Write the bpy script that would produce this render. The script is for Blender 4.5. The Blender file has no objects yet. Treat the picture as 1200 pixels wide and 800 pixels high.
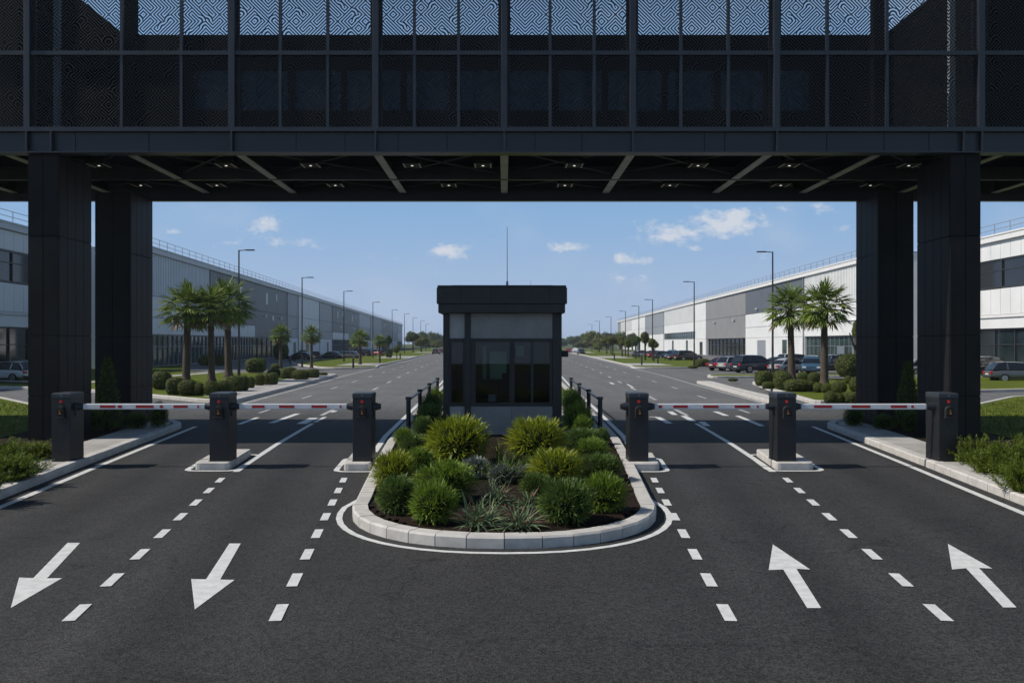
import bpy, bmesh, math, random
from mathutils import Vector, Matrix, noise as mnoise
R = math.radians
rng = random.Random(7)
S = bpy.context.scene
col = S.collection
H0 = 2.5            # camera height
CX, CYH, F = 591.0, 402.0, 1000.0

def G(x, y, z=0.0):
    Y = (H0 - z) * F / (y - CYH)
    return Vector(((x - CX) * Y / F, Y, z))

# ------------------------------------------------------------------ materials
M = {}
def nodes_of(m):
    m.use_nodes = True
    nt = m.node_tree
    return nt, nt.nodes, nt.links, nt.nodes['Principled BSDF']

def mat(name, c, rough=.5, metal=0.0, var=0.0, vscale=3.0, bump=0.0, bscale=40.0, spec=.5, island=0.0, c2=None,
        trans=0.0, emit=None, estr=0.0, coat=0.0, objvar=0.0):
    m = bpy.data.materials.new(name)
    nt, N, L, p = nodes_of(m)
    p.inputs['Roughness'].default_value = rough
    p.inputs['Metallic'].default_value = metal
    p.inputs['Specular IOR Level'].default_value = spec
    p.inputs['Coat Weight'].default_value = coat
    base = (*c, 1)
    p.inputs['Base Color'].default_value = base
    geo = N.new('ShaderNodeNewGeometry')
    out = None
    if var or c2:
        nz = N.new('ShaderNodeTexNoise'); nz.inputs['Scale'].default_value = vscale
        nz.inputs['Detail'].default_value = 6; nz.inputs['Roughness'].default_value = .6
        L.new(geo.outputs['Position'], nz.inputs['Vector'])
        mx = N.new('ShaderNodeMix'); mx.data_type = 'RGBA'
        a = tuple(x * (1 - var) for x in c); b = c2 if c2 else tuple(min(1, x * (1 + var)) for x in c)
        mx.inputs['A'].default_value = (*a, 1); mx.inputs['B'].default_value = (*b, 1)
        mr = N.new('ShaderNodeMapRange'); mr.inputs['From Min'].default_value = .32; mr.inputs['From Max'].default_value = .68
        L.new(nz.outputs['Fac'], mr.inputs['Value']); L.new(mr.outputs['Result'], mx.inputs['Factor'])
        out = mx.outputs['Result']
        mr2 = N.new('ShaderNodeMapRange'); mr2.inputs['To Min'].default_value = max(0, rough - .08); mr2.inputs['To Max'].default_value = min(1, rough + .08)
        L.new(nz.outputs['Fac'], mr2.inputs['Value']); L.new(mr2.outputs['Result'], p.inputs['Roughness'])
    if island:
        hs = N.new('ShaderNodeHueSaturation')
        mr = N.new('ShaderNodeMapRange'); mr.inputs['To Min'].default_value = 1 - island; mr.inputs['To Max'].default_value = 1 + island * 1.4
        L.new(geo.outputs['Random Per Island'], mr.inputs['Value']); L.new(mr.outputs['Result'], hs.inputs['Value'])
        mh = N.new('ShaderNodeMapRange'); mh.inputs['To Min'].default_value = .53; mh.inputs['To Max'].default_value = .475
        L.new(geo.outputs['Random Per Island'], mh.inputs['Value']); L.new(mh.outputs['Result'], hs.inputs['Hue'])
        if out: L.new(out, hs.inputs['Color'])
        else: hs.inputs['Color'].default_value = base
        out = hs.outputs['Color']
    if objvar:
        oi = N.new('ShaderNodeObjectInfo')
        hs = N.new('ShaderNodeHueSaturation')
        mr = N.new('ShaderNodeMapRange'); mr.inputs['To Min'].default_value = 1 - objvar; mr.inputs['To Max'].default_value = 1 + objvar
        L.new(oi.outputs['Random'], mr.inputs['Value']); L.new(mr.outputs['Result'], hs.inputs['Value'])
        if out: L.new(out, hs.inputs['Color'])
        else: hs.inputs['Color'].default_value = base
        out = hs.outputs['Color']
    if out: L.new(out, p.inputs['Base Color'])
    if bump:
        nb = N.new('ShaderNodeTexNoise'); nb.inputs['Scale'].default_value = bscale; nb.inputs['Detail'].default_value = 4
        L.new(geo.outputs['Position'], nb.inputs['Vector'])
        bp = N.new('ShaderNodeBump'); bp.inputs['Strength'].default_value = bump; bp.inputs['Distance'].default_value = .02
        L.new(nb.outputs['Fac'], bp.inputs['Height']); L.new(bp.outputs['Normal'], p.inputs['Normal'])
    if trans:
        tr = N.new('ShaderNodeBsdfTranslucent'); ms = N.new('ShaderNodeMixShader'); ms.inputs[0].default_value = trans
        if out: L.new(out, tr.inputs['Color'])
        else: tr.inputs['Color'].default_value = base
        L.new(p.outputs[0], ms.inputs[1]); L.new(tr.outputs[0], ms.inputs[2])
        L.new(ms.outputs[0], N['Material Output'].inputs['Surface'])
    if emit:
        p.inputs['Emission Color'].default_value = (*emit, 1); p.inputs['Emission Strength'].default_value = estr
    M[name] = m
    return m

def math_node(N, L, op, a, b=None, c=None):
    n = N.new('ShaderNodeMath'); n.operation = op
    for i, v in enumerate((a, b, c)):
        if v is None: continue
        if isinstance(v, (int, float)): n.inputs[i].default_value = v
        else: L.new(v, n.inputs[i])
    return n.outputs[0]

mat('black_metal', (.012, .0135, .017), .42, .0, var=.25, vscale=1.2, spec=.5)
mat('pillar_clad', (.0125, .0127, .0132), .5, .0, var=.35, vscale=.9, spec=.12)
mat('frame_metal', (.020, .023, .030), .4, .0, var=.2, vscale=2, spec=.5)
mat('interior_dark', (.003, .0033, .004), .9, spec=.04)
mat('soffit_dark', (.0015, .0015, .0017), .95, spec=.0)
mat('beam_steel', (.42, .42, .43), .5, var=.25, vscale=3)
mat('booth_dark', (.028, .0265, .025), .5, var=.25, vscale=3, spec=.4)
mat('booth_panel', (.25, .235, .215), .5, var=.15, vscale=2)
mat('booth_panel_pale', (.36, .35, .33), .5, var=.12, vscale=2)
mat('cabinet_paint', (.013, .014, .016), .42, var=.25, vscale=5, bump=.06, bscale=300, spec=.5)
mat('cabinet_top', (.035, .040, .048), .4, var=.15, vscale=5, spec=.5)
mat('rubber', (.012, .012, .012), .7)
mat('boom_white', (.72, .72, .72), .35, var=.06, vscale=6)
mat('boom_red', (.42, .012, .012), .4, var=.12, vscale=9)
mat('collar_steel', (.03, .035, .042), .4, .3)
mat('red_led', (.35, .01, .01), .3, emit=(1, .05, .04), estr=.08)
mat('amber_led', (.3, .08, .01), .3, emit=(1, .28, .05), estr=.06)
mat('reader_face', (.01, .02, .018), .15)
mat('paint_white', (.62, .62, .60), .6, var=.14, vscale=9, bump=.15, bscale=120)
mat('paint_aged', (.42, .42, .41), .65, var=.35, vscale=5)
mat('concrete', (.36, .345, .32), .8, var=.22, vscale=1.6, bump=.25, bscale=60)
mat('concrete_kerb', (.50, .475, .44), .8, var=.16, vscale=4, bump=.2, bscale=80)
mat('kerb_dark', (.20, .20, .195), .8, var=.25, vscale=4, bump=.2, bscale=80)
mat('joint', (.10, .095, .09), .9)
mat('soil', (.022, .014, .010), .95, var=.5, vscale=14, bump=.9, bscale=35, spec=.1)
mat('lawn', (.075, .110, .010), .9, c2=(.135, .165, .020), vscale=1.5, var=.3, bump=.8, bscale=60, spec=.1)
mat('field', (.06, .08, .025), .95, var=.3, vscale=.05, spec=.1)
mat('grass_blade', (.085, .125, .012), .6, island=.4, trans=.3, spec=.2)
mat('shrub_leaf', (.135, .210, .022), .48, island=.5, trans=.3, spec=.35)
mat('shrub_leaf_dark', (.085, .140, .026), .5, island=.5, trans=.25, spec=.35)
mat('shrub_leaf_gold', (.225, .265, .018), .45, island=.45, trans=.3, spec=.4)
mat('juniper_leaf', (.11, .155, .016), .55, island=.5, trans=.3, spec=.25)
mat('aloe_leaf', (.13, .175, .085), .45, island=.35, trans=.1, spec=.4)
mat('aloe_red', (.22, .075, .06), .5, island=.3, spec=.3)
mat('silver_leaf', (.20, .225, .20), .6, island=.35, trans=.1)
mat('stem', (.012, .017, .006), .95, var=.3, spec=.05)
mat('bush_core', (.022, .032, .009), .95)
mat('bush_leaf', (.085, .110, .014), .55, island=.45, trans=.2, spec=.25, objvar=.18)
mat('tree_leaf', (.065, .100, .026), .6, island=.45, trans=.2, spec=.2, objvar=.25)
mat('tree_leaf_olive', (.115, .130, .028), .6, island=.45, trans=.2, spec=.2, objvar=.2)
mat('palm_leaf', (.145, .200, .034), .45, island=.4, trans=.2, spec=.35)
mat('palm_dry', (.20, .15, .07), .8, island=.3)
mat('bark', (.075, .055, .04), .9, var=.35, vscale=8, bump=.8, bscale=14)
mat('bark_dark', (.045, .036, .028), .9, var=.3, vscale=8)
mat('lamp_metal', (.018, .021, .025), .5)
mat('lamp_glass', (.5, .5, .48), .3)
mat('tyre', (.012, .012, .012), .8)
mat('rim', (.35, .36, .37), .3, .8)
mat('car_glass', (.01, .012, .015), .08, spec=.8)
mat('tail_red', (.35, .01, .012), .25)
mat('head_clear', (.6, .62, .65), .15)
mat('plate', (.6, .6, .55), .5)
for nm, c in dict(navy=(.012, .026, .045), silver=(.36, .38, .40), black=(.010, .011, .013), blue=(.035, .085, .14), red=(.20, .010, .012),
                  white=(.62, .63, .64), grey=(.08, .09, .10), maroon=(.09, .008, .010), teal=(.012, .032, .036)).items():
    mat('car_' + nm, c, .28, .15, spec=.6, coat=.6)
mat('brick_red', (.22, .06, .04), .8, var=.2)
mat('clad_light', (.56, .60, .64), .5, var=.06, vscale=.35)
mat('clad_white', (.74, .74, .725), .5, var=.06, vscale=.35)
mat('clad_mid', (.26, .275, .30), .5, var=.08, vscale=.4)
mat('clad_dark', (.105, .115, .13), .5, var=.1, vscale=.4)
mat('clad_warm', (.24, .235, .23), .55, var=.08, vscale=.4)
mat('parapet_grey', (.44, .47, .50), .5, var=.05)
mat('parapet_white', (.74, .73, .71), .5, var=.05)
mat('window_frame', (.03, .033, .037), .4)
mat('mullion_pale', (.16, .175, .19), .45)
mat('rail_steel', (.30, .31, .33), .45, .3)
mat('roof_felt', (.2, .2, .2), .9)
mat('door_green', (.035, .075, .04), .5)
mat('teal_daylight', (.40, .56, .52), .6, trans=.75)  # translucent teal standing in for outside light at the booth's back
mat('desk_wood', (.12, .10, .08), .5)
mat('screen_black', (.01, .01, .012), .2)
mat('fabric_black', (.012, .012, .013), .85)
mat('lamp_lit', (.8, .8, .8), .4, emit=(1, .95, .85), estr=.7)
mat('fixture', (.004, .004, .004), .6, spec=.1)
mat('fixture_trim', (.55, .53, .47), .5)

def glass_mat(name, tint, rough=.02, refl=1.0, fac=.5):
    m = bpy.data.materials.new(name); m.use_nodes = True
    nt = m.node_tree; N = nt.nodes; L = nt.links; N.remove(N['Principled BSDF'])
    gl = N.new('ShaderNodeBsdfGlossy'); gl.inputs['Roughness'].default_value = rough; gl.inputs['Color'].default_value = (refl * .5, refl * .5, refl * .5, 1)
    tr = N.new('ShaderNodeBsdfTransparent'); tr.inputs['Color'].default_value = (*tint, 1)
    fr = N.new('ShaderNodeFresnel'); fr.inputs['IOR'].default_value = 1.5
    ms = N.new('ShaderNodeMixShader')
    L.new(math_node(N, L, 'ADD', fr.outputs[0], fac), ms.inputs[0]); L.new(tr.outputs[0], ms.inputs[1]); L.new(gl.outputs[0], ms.inputs[2])
    L.new(ms.outputs[0], N['Material Output'].inputs['Surface'])
    M[name] = m
glass_mat('booth_glass', (.52, .58, .56), fac=.02)
glass_mat('bridge_glass', (.09, .105, .13), fac=.01)
mat('facade_glass', (.016, .026, .030), .06, spec=.6, var=.5, vscale=.25)
mat('facade_glass_green', (.035, .065, .058), .08, spec=.9, var=.5, vscale=.3)
mat('facade_glass_black', (.012, .014, .017), .1, spec=.6)

def asphalt():
    m = bpy.data.materials.new('asphalt'); nt, N, L, p = nodes_of(m)
    geo = N.new('ShaderNodeNewGeometry')
    def nz(scale, detail=4, rough=.6):
        n = N.new('ShaderNodeTexNoise'); n.inputs['Scale'].default_value = scale; n.inputs['Detail'].default_value = detail
        n.inputs['Roughness'].default_value = rough; L.new(geo.outputs['Position'], n.inputs['Vector']); return n.outputs['Fac']
    big = nz(.35, 5); mid = nz(4, 4); fine = nz(70, 3)
    vor = N.new('ShaderNodeTexVoronoi'); vor.inputs['Scale'].default_value = 52; L.new(geo.outputs['Position'], vor.inputs['Vector'])
    vsc = N.new('ShaderNodeMapRange'); vsc.inputs['From Max'].default_value = 1; vsc.inputs['To Min'].default_value = .5; vsc.inputs['To Max'].default_value = 1.65
    sep = N.new('ShaderNodeSeparateColor'); L.new(vor.outputs['Color'], sep.inputs[0]); L.new(sep.outputs[0], vsc.inputs['Value'])
    s = math_node(N, L, 'ADD', math_node(N, L, 'MULTIPLY', big, .7), math_node(N, L, 'MULTIPLY', mid, .35))
    s = math_node(N, L, 'ADD', s, math_node(N, L, 'MULTIPLY', fine, .5))
    # stretched streaks along the lanes: polished tyre tracks
    mp = N.new('ShaderNodeMapping'); mp.inputs['Scale'].default_value = (1.3, .05, 1); L.new(geo.outputs['Position'], mp.inputs['Vector'])
    st = N.new('ShaderNodeTexNoise'); st.inputs['Scale'].default_value = 1.0; st.inputs['Detail'].default_value = 3; L.new(mp.outputs[0], st.inputs['Vector'])
    s = math_node(N, L, 'ADD', s, math_node(N, L, 'MULTIPLY', st.outputs['Fac'], .45))
    s = math_node(N, L, 'MULTIPLY', s, vsc.outputs['Result'])
    # oil strip down the middle of each lane, polished wheel tracks beside it
    sq = N.new('ShaderNodeSeparateXYZ'); L.new(geo.outputs['Position'], sq.inputs[0])
    lx = math_node(N, L, 'SUBTRACT', math_node(N, L, 'ABSOLUTE', sq.outputs[0]), math_node(N, L, 'MULTIPLY', math_node(N, L, 'SUBTRACT', sq.outputs[1], 7.9), .127))
    dl = math_node(N, L, 'MINIMUM', math_node(N, L, 'ABSOLUTE', math_node(N, L, 'SUBTRACT', lx, 3.05)), math_node(N, L, 'ABSOLUTE', math_node(N, L, 'SUBTRACT', lx, 5.75)))
    def bell(c, w): 
        q = math_node(N, L, 'DIVIDE', math_node(N, L, 'SUBTRACT', dl, c), w); return math_node(N, L, 'POWER', 2.71828, math_node(N, L, 'MULTIPLY', math_node(N, L, 'MULTIPLY', q, q), -1))
    lane = math_node(N, L, 'SUBTRACT', math_node(N, L, 'MULTIPLY', bell(.72, .22), .16), math_node(N, L, 'MULTIPLY', math_node(N, L, 'MULTIPLY', bell(0, .3), nz(1.6, 5, .7)), .42))
    near_ = N.new('ShaderNodeMapRange'); near_.inputs['From Min'].default_value = 24; near_.inputs['From Max'].default_value = 20; L.new(sq.outputs[1], near_.inputs['Value'])
    s = math_node(N, L, 'MULTIPLY', s, math_node(N, L, 'ADD', 1.0, math_node(N, L, 'MULTIPLY', lane, near_.outputs['Result'])))
    # oil drips and patches of old sealing, hairline cracks
    oil = N.new('ShaderNodeMapRange'); oil.inputs['From Min'].default_value = .60; oil.inputs['From Max'].default_value = .72; oil.inputs['To Min'].default_value = 1; oil.inputs['To Max'].default_value = .62
    L.new(nz(.9, 6, .7), oil.inputs['Value']); s = math_node(N, L, 'MULTIPLY', s, oil.outputs['Result'])
    dw = N.new('ShaderNodeTexNoise'); dw.inputs['Scale'].default_value = 1.2; dw.inputs['Detail'].default_value = 4; L.new(geo.outputs['Position'], dw.inputs['Vector'])
    wv = N.new('ShaderNodeVectorMath'); wv.operation = 'MULTIPLY_ADD'; L.new(dw.outputs['Color'], wv.inputs[0]); wv.inputs[1].default_value = (1.4, 1.4, 0); L.new(geo.outputs['Position'], wv.inputs[2])
    ck = N.new('ShaderNodeTexVoronoi'); ck.feature = 'DISTANCE_TO_EDGE'; ck.inputs['Scale'].default_value = .22; L.new(wv.outputs[0], ck.inputs['Vector'])
    cm = N.new('ShaderNodeMapRange'); cm.inputs['From Min'].default_value = .0; cm.inputs['From Max'].default_value = .0035; cm.inputs['To Min'].default_value = .55; L.new(ck.outputs['Distance'], cm.inputs['Value'])
    s = math_node(N, L, 'MULTIPLY', s, cm.outputs['Result'])
    # grazing light on the road beyond the gate, put into the base colour
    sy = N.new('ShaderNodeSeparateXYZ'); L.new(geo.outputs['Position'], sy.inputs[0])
    far_sheen = N.new('ShaderNodeMapRange'); far_sheen.interpolation_type = 'SMOOTHSTEP'; far_sheen.inputs['From Min'].default_value = 24.5; far_sheen.inputs['From Max'].default_value = 42; far_sheen.inputs['To Min'].default_value = 1.0; far_sheen.inputs['To Max'].default_value = 4.1
    L.new(math_node(N, L, 'ADD', sy.outputs[1], math_node(N, L, 'MULTIPLY', mid, 4)), far_sheen.inputs['Value'])
    s = math_node(N, L, 'MULTIPLY', s, far_sheen.outputs['Result'])
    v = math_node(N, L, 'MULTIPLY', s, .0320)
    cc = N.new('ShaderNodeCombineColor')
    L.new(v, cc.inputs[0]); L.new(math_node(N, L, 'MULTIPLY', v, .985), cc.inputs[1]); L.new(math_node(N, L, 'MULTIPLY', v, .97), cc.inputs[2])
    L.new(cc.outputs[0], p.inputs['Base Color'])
    p.inputs['Roughness'].default_value = .82; p.inputs['Specular IOR Level'].default_value = .28
    bp = N.new('ShaderNodeBump'); bp.inputs['Strength'].default_value = .55; bp.inputs['Distance'].default_value = .012
    L.new(math_node(N, L, 'ADD', vor.outputs['Distance'], fine), bp.inputs['Height']); L.new(bp.outputs['Normal'], p.inputs['Normal'])
    M['asphalt'] = m
asphalt()
def worn(name, amount):
    nt = M[name].node_tree; N = nt.nodes; L = nt.links; p = N['Principled BSDF']; src = p.inputs['Base Color'].links[0].from_socket
    geo = N.new('ShaderNodeNewGeometry'); n1 = N.new('ShaderNodeTexNoise'); n1.inputs['Scale'].default_value = 26; n1.inputs['Detail'].default_value = 8; n1.inputs['Roughness'].default_value = .75; L.new(geo.outputs['Position'], n1.inputs['Vector'])
    n2 = N.new('ShaderNodeTexNoise'); n2.inputs['Scale'].default_value = 2.2; L.new(geo.outputs['Position'], n2.inputs['Vector'])
    v = math_node(N, L, 'ADD', n1.outputs['Fac'], math_node(N, L, 'MULTIPLY', n2.outputs['Fac'], .35))
    mr = N.new('ShaderNodeMapRange'); mr.inputs['From Min'].default_value = .86 - amount; mr.inputs['From Max'].default_value = .96 - amount; mr.inputs['To Max'].default_value = .85; L.new(v, mr.inputs['Value'])
    mx = N.new('ShaderNodeMix'); mx.data_type = 'RGBA'; L.new(mr.outputs['Result'], mx.inputs['Factor']); L.new(src, mx.inputs['A']); mx.inputs['B'].default_value = (.07, .07, .07, 1); L.new(mx.outputs['Result'], p.inputs['Base Color'])
worn('paint_white', .02); worn('paint_aged', .08)

def mesh_screen():
    """perforated metal: a maze of diagonal slots cut right through the sheet"""
    m = bpy.data.materials.new('perforated_sheet'); nt, N, L, p = nodes_of(m)
    geo = N.new('ShaderNodeNewGeometry'); sp = N.new('ShaderNodeSeparateXYZ'); L.new(geo.outputs['Position'], sp.inputs[0])
    T = .17
    u = math_node(N, L, 'DIVIDE', sp.outputs[0], T); w = math_node(N, L, 'DIVIDE', sp.outputs[2], T)
    fu = math_node(N, L, 'FRACT', math_node(N, L, 'ADD', u, 200)); fw = math_node(N, L, 'FRACT', w)
    cu = math_node(N, L, 'FLOOR', u); cw = math_node(N, L, 'FLOOR', w)
    cb = N.new('ShaderNodeCombineXYZ'); L.new(cu, cb.inputs[0]); L.new(cw, cb.inputs[1])
    wn = N.new('ShaderNodeTexWhiteNoise'); wn.noise_dimensions = '2D'; L.new(cb.outputs[0], wn.inputs['Vector'])
    flip = math_node(N, L, 'GREATER_THAN', wn.outputs['Value'], .5)
    # flip u where the random bit is set
    fu2 = math_node(N, L, 'ADD', math_node(N, L, 'MULTIPLY', flip, math_node(N, L, 'SUBTRACT', 1.0, fu)),
                    math_node(N, L, 'MULTIPLY', math_node(N, L, 'SUBTRACT', 1.0, flip), fu))
    rad = math_node(N, L, 'SQRT', math_node(N, L, 'ADD', math_node(N, L, 'MULTIPLY', fu2, fu2), math_node(N, L, 'MULTIPLY', fw, fw)))
    sc = N.new('ShaderNodeSeparateColor'); L.new(wn.outputs['Color'], sc.inputs[0])
    arc = math_node(N, L, 'GREATER_THAN', sc.outputs[1], .93)
    d = math_node(N, L, 'ADD', math_node(N, L, 'MULTIPLY', arc, rad), math_node(N, L, 'MULTIPLY', math_node(N, L, 'SUBTRACT', 1.0, arc), math_node(N, L, 'ADD', fu2, fw)))
    stripe = math_node(N, L, 'FRACT', math_node(N, L, 'MULTIPLY', d, 2.0))
    tri = math_node(N, L, 'ABSOLUTE', math_node(N, L, 'SUBTRACT', stripe, .5))      # 0 at slot centre
    hole = math_node(N, L, 'LESS_THAN', tri, .25)
    p.inputs['Base Color'].default_value = (.024, .0245, .026, 1); p.inputs['Roughness'].default_value = .5; p.inputs['Specular IOR Level'].default_value = .15
    bp = N.new('ShaderNodeBump'); bp.inputs['Strength'].default_value = .3; bp.inputs['Distance'].default_value = .02
    L.new(tri, bp.inputs['Height']); L.new(bp.outputs['Normal'], p.inputs['Normal'])
    tr = N.new('ShaderNodeBsdfTransparent'); ms = N.new('ShaderNodeMixShader')
    L.new(hole, ms.inputs[0]); L.new(p.outputs[0], ms.inputs[1]); L.new(tr.outputs[0], ms.inputs[2])
    L.new(ms.outputs[0], N['Material Output'].inputs['Surface'])
    M['perforated_sheet'] = m
mesh_screen()

# ------------------------------------------------------------------ mesh builder
class MB:
    def __init__(s): s.v = []; s.f = []; s.m = []; s.sm = []
    def add(s, vs, fs, mi=0, smooth=False):
        o = len(s.v); s.v += [tuple(v) for v in vs]
        for f in fs: s.f.append(tuple(i + o for i in f)); s.m.append(mi); s.sm.append(smooth)
    def box(s, x0, x1, y0, y1, z0, z1, mi=0, bev=0.0):
        x0, x1 = min(x0, x1), max(x0, x1); y0, y1 = min(y0, y1), max(y0, y1); z0, z1 = min(z0, z1), max(z0, z1)
        if bev:
            bm = bmesh.new(); bmesh.ops.create_cube(bm, size=1)
            for v in bm.verts: v.co = Vector(((x0 + x1) / 2 + v.co.x * (x1 - x0), (y0 + y1) / 2 + v.co.y * (y1 - y0), (z0 + z1) / 2 + v.co.z * (z1 - z0)))
            bmesh.ops.bevel(bm, geom=bm.edges[:], offset=bev, segments=2, affect='EDGES', profile=.6)
            bm.verts.index_update()
            s.add([v.co[:] for v in bm.verts], [[v.index for v in f.verts] for f in bm.faces], mi); bm.free()
            return
        s.add([(x0, y0, z0), (x1, y0, z0), (x1, y1, z0), (x0, y1, z0), (x0, y0, z1), (x1, y0, z1), (x1, y1, z1), (x0, y1, z1)],
              [(0, 3, 2, 1), (4, 5, 6, 7), (0, 1, 5, 4), (1, 2, 6, 5), (2, 3, 7, 6), (3, 0, 4, 7)], mi)
    def tube(s, a, b, r0, r1=None, n=10, mi=0, smooth=True, cap=True):
        a = Vector(a); b = Vector(b); r1 = r0 if r1 is None else r1
        d = (b - a).normalized(); t = Vector((0, 0, 1)) if abs(d.z) < .9 else Vector((1, 0, 0))
        u = d.cross(t).normalized(); w = d.cross(u)
        vs = []
        for c, r in ((a, r0), (b, r1)):
            for i in range(n):
                g = 2 * math.pi * i / n; vs.append(c + u * math.cos(g) * r + w * math.sin(g) * r)
        s.add(vs, [(i, (i + 1) % n, n + (i + 1) % n, n + i)[::-1] for i in range(n)], mi, smooth)
        if cap: s.add(vs, [tuple(range(n)), tuple(range(2 * n - 1, n - 1, -1))], mi)
    def bar(s, a, b, w, h, mi=0):
        """rectangular bar a->b, w sideways, h vertical"""
        a = Vector(a); b = Vector(b); d = (b - a).normalized()
        u = d.cross(Vector((0, 0, 1)));
        if u.length < 1e-4: u = Vector((1, 0, 0))
        u.normalize(); k = u.cross(d)
        vs = [c + u * sx * w / 2 + k * sz * h / 2 for c in (a, b) for sx, sz in ((-1, -1), (1, -1), (1, 1), (-1, 1))]
        s.add(vs, [(0, 1, 2, 3), (7, 6, 5, 4), (0, 4, 5, 1), (1, 5, 6, 2), (2, 6, 7, 3), (3, 7, 4, 0)], mi)
    def lathe(s, prof, n=16, c=(0, 0, 0), mi=0, smooth=True):
        vs = []
        for r, z in prof:
            for i in range(n):
                g = 2 * math.pi * i / n; vs.append((c[0] + r * math.cos(g), c[1] + r * math.sin(g), c[2] + z))
        fs = []
        for k in range(len(prof) - 1):
            for i in range(n): fs.append((k * n + i, k * n + (i + 1) % n, (k + 1) * n + (i + 1) % n, (k + 1) * n + i))
        s.add(vs, fs, mi, smooth)
    def prism(s, poly, z0, z1, mi=0, mi_side=None, bottom=False):
        n = len(poly)
        vs = [(p[0], p[1], z0) for p in poly] + [(p[0], p[1], z1) for p in poly]
        s.add(vs, [tuple(range(n, 2 * n))], mi)
        if bottom: s.add(vs, [tuple(range(n - 1, -1, -1))], mi)
        s.add(vs, [(i, (i + 1) % n, n + (i + 1) % n, n + i) for i in range(n)], mi if mi_side is None else mi_side)
    def build(s, name, mats, parent=None, kind=None, fix=False):
        me = bpy.data.meshes.new(name); me.from_pydata(s.v, [], s.f)
        if isinstance(mats, str): mats = [mats]
        for k in mats: me.materials.append(M[k])
        me.polygons.foreach_set('material_index', s.m); me.polygons.foreach_set('use_smooth', s.sm)
        if fix:
            bm = bmesh.new(); bm.from_mesh(me); bmesh.ops.recalc_face_normals(bm, faces=bm.faces[:]); bm.to_mesh(me); bm.free()
        me.update()
        o = bpy.data.objects.new(name, me); col.objects.link(o)
        if parent is not None: o.parent = parent
        if kind: o['kind'] = kind
        return o

def tag(o, label=None, cat=None, group=None, kind=None):
    if label: o['label'] = label
    if cat: o['category'] = cat
    if group: o['group'] = group
    if kind: o['kind'] = kind
    return o
def thing(name, label, cat, loc=(0, 0, 0), rz=0, group=None):
    o = bpy.data.objects.new(name, None); col.objects.link(o); o.location = loc; o.rotation_euler = (0, 0, rz); o.empty_display_size = .2
    return tag(o, label, cat, group)
KIDS = {}
def copy_tree(o, parent=None):
    c = o.copy(); col.objects.link(c); c.parent = parent
    for ch in [x for x in ALL_CHILDREN(o)]: copy_tree(ch, c)
    return c
def ALL_CHILDREN(o): return list(o.children)
ORD = ['first', 'second', 'third', 'fourth', 'fifth', 'sixth', 'seventh', 'eighth', 'ninth', 'tenth', 'eleventh', 'twelfth', 'thirteenth', 'fourteenth', 'fifteenth', 'sixteenth']

def lerp_path(pts, y):
    """X on a path given as (y, x) pairs"""
    if y <= pts[0][0]: a, b = pts[0], pts[1]
    elif y >= pts[-1][0]: a, b = pts[-2], pts[-1]
    else:
        for a, b in zip(pts, pts[1:]):
            if a[0] <= y <= b[0]: break
    return a[1] + (b[1] - a[1]) * (y - a[0]) / (b[0] - a[0])

# ------------------------------------------------------------------ ground, road, islands
g = MB(); g.add([(-1500, -60, -.06), (1500, -60, -.06), (1500, 2600, -.06), (-1500, 2600, -.06)], [(0, 1, 2, 3)])
g.build('ground', 'field', kind='structure')
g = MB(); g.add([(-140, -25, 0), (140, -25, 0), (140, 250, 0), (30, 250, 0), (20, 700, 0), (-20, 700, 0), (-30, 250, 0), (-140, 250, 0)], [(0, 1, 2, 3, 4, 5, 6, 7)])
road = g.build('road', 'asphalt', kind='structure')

def rounded(poly, r=.6, n=5):
    """round the corners of a polygon"""
    out = []; k = len(poly)
    for i in range(k):
        p0, p1, p2 = (Vector(poly[(i + j) % k][:2]) for j in (-1, 0, 1))
        a = (p0 - p1); b = (p2 - p1); la, lb = a.length, b.length
        ang = a.angle(b)
        if ang > R(165): out.append(tuple(p1)); continue
        t = min(r, la * .45, lb * .45)
        A = p1 + a.normalized() * t; B = p1 + b.normalized() * t
        for q in range(n + 1):
            s = q / n; out.append(tuple((1 - s) ** 2 * A + 2 * s * (1 - s) * p1 + s * s * B))
    return out
def inset(poly, d):
    k = len(poly); out = []
    for i in range(k):
        p0, p1, p2 = (Vector(poly[(i + j) % k][:2]) for j in (-1, 0, 1))
        e1 = (p1 - p0); e2 = (p2 - p1)
        if e1.length < 1e-6 or e2.length < 1e-6: out.append(tuple(p1)); continue
        e1.normalize(); e2.normalize()
        n1 = Vector((-e1.y, e1.x)); n2 = Vector((-e2.y, e2.x)); b = (n1 + n2)
        if b.length < 1e-6: b = n1
        b.normalize(); out.append(tuple(p1 + b * d / max(.35, b.dot(n1))))
    return out
def ccw(poly):
    a = sum(poly[i][0] * poly[(i + 1) % len(poly)][1] - poly[(i + 1) % len(poly)][0] * poly[i][1] for i in range(len(poly)))
    return list(poly) if a > 0 else list(poly)[::-1]
def resample(poly, step, ymax=80):
    """points every 'step' along the polygon near the camera"""
    out = []
    k = len(poly)
    for i in range(k):
        a = Vector(poly[i]); b = Vector(poly[(i + 1) % k]); n = max(1, int(round((b - a).length / step))) if min(a.y, b.y) < ymax else 1
        for q in range(n): out.append(tuple(a + (b - a) * q / n))
    return out
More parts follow.
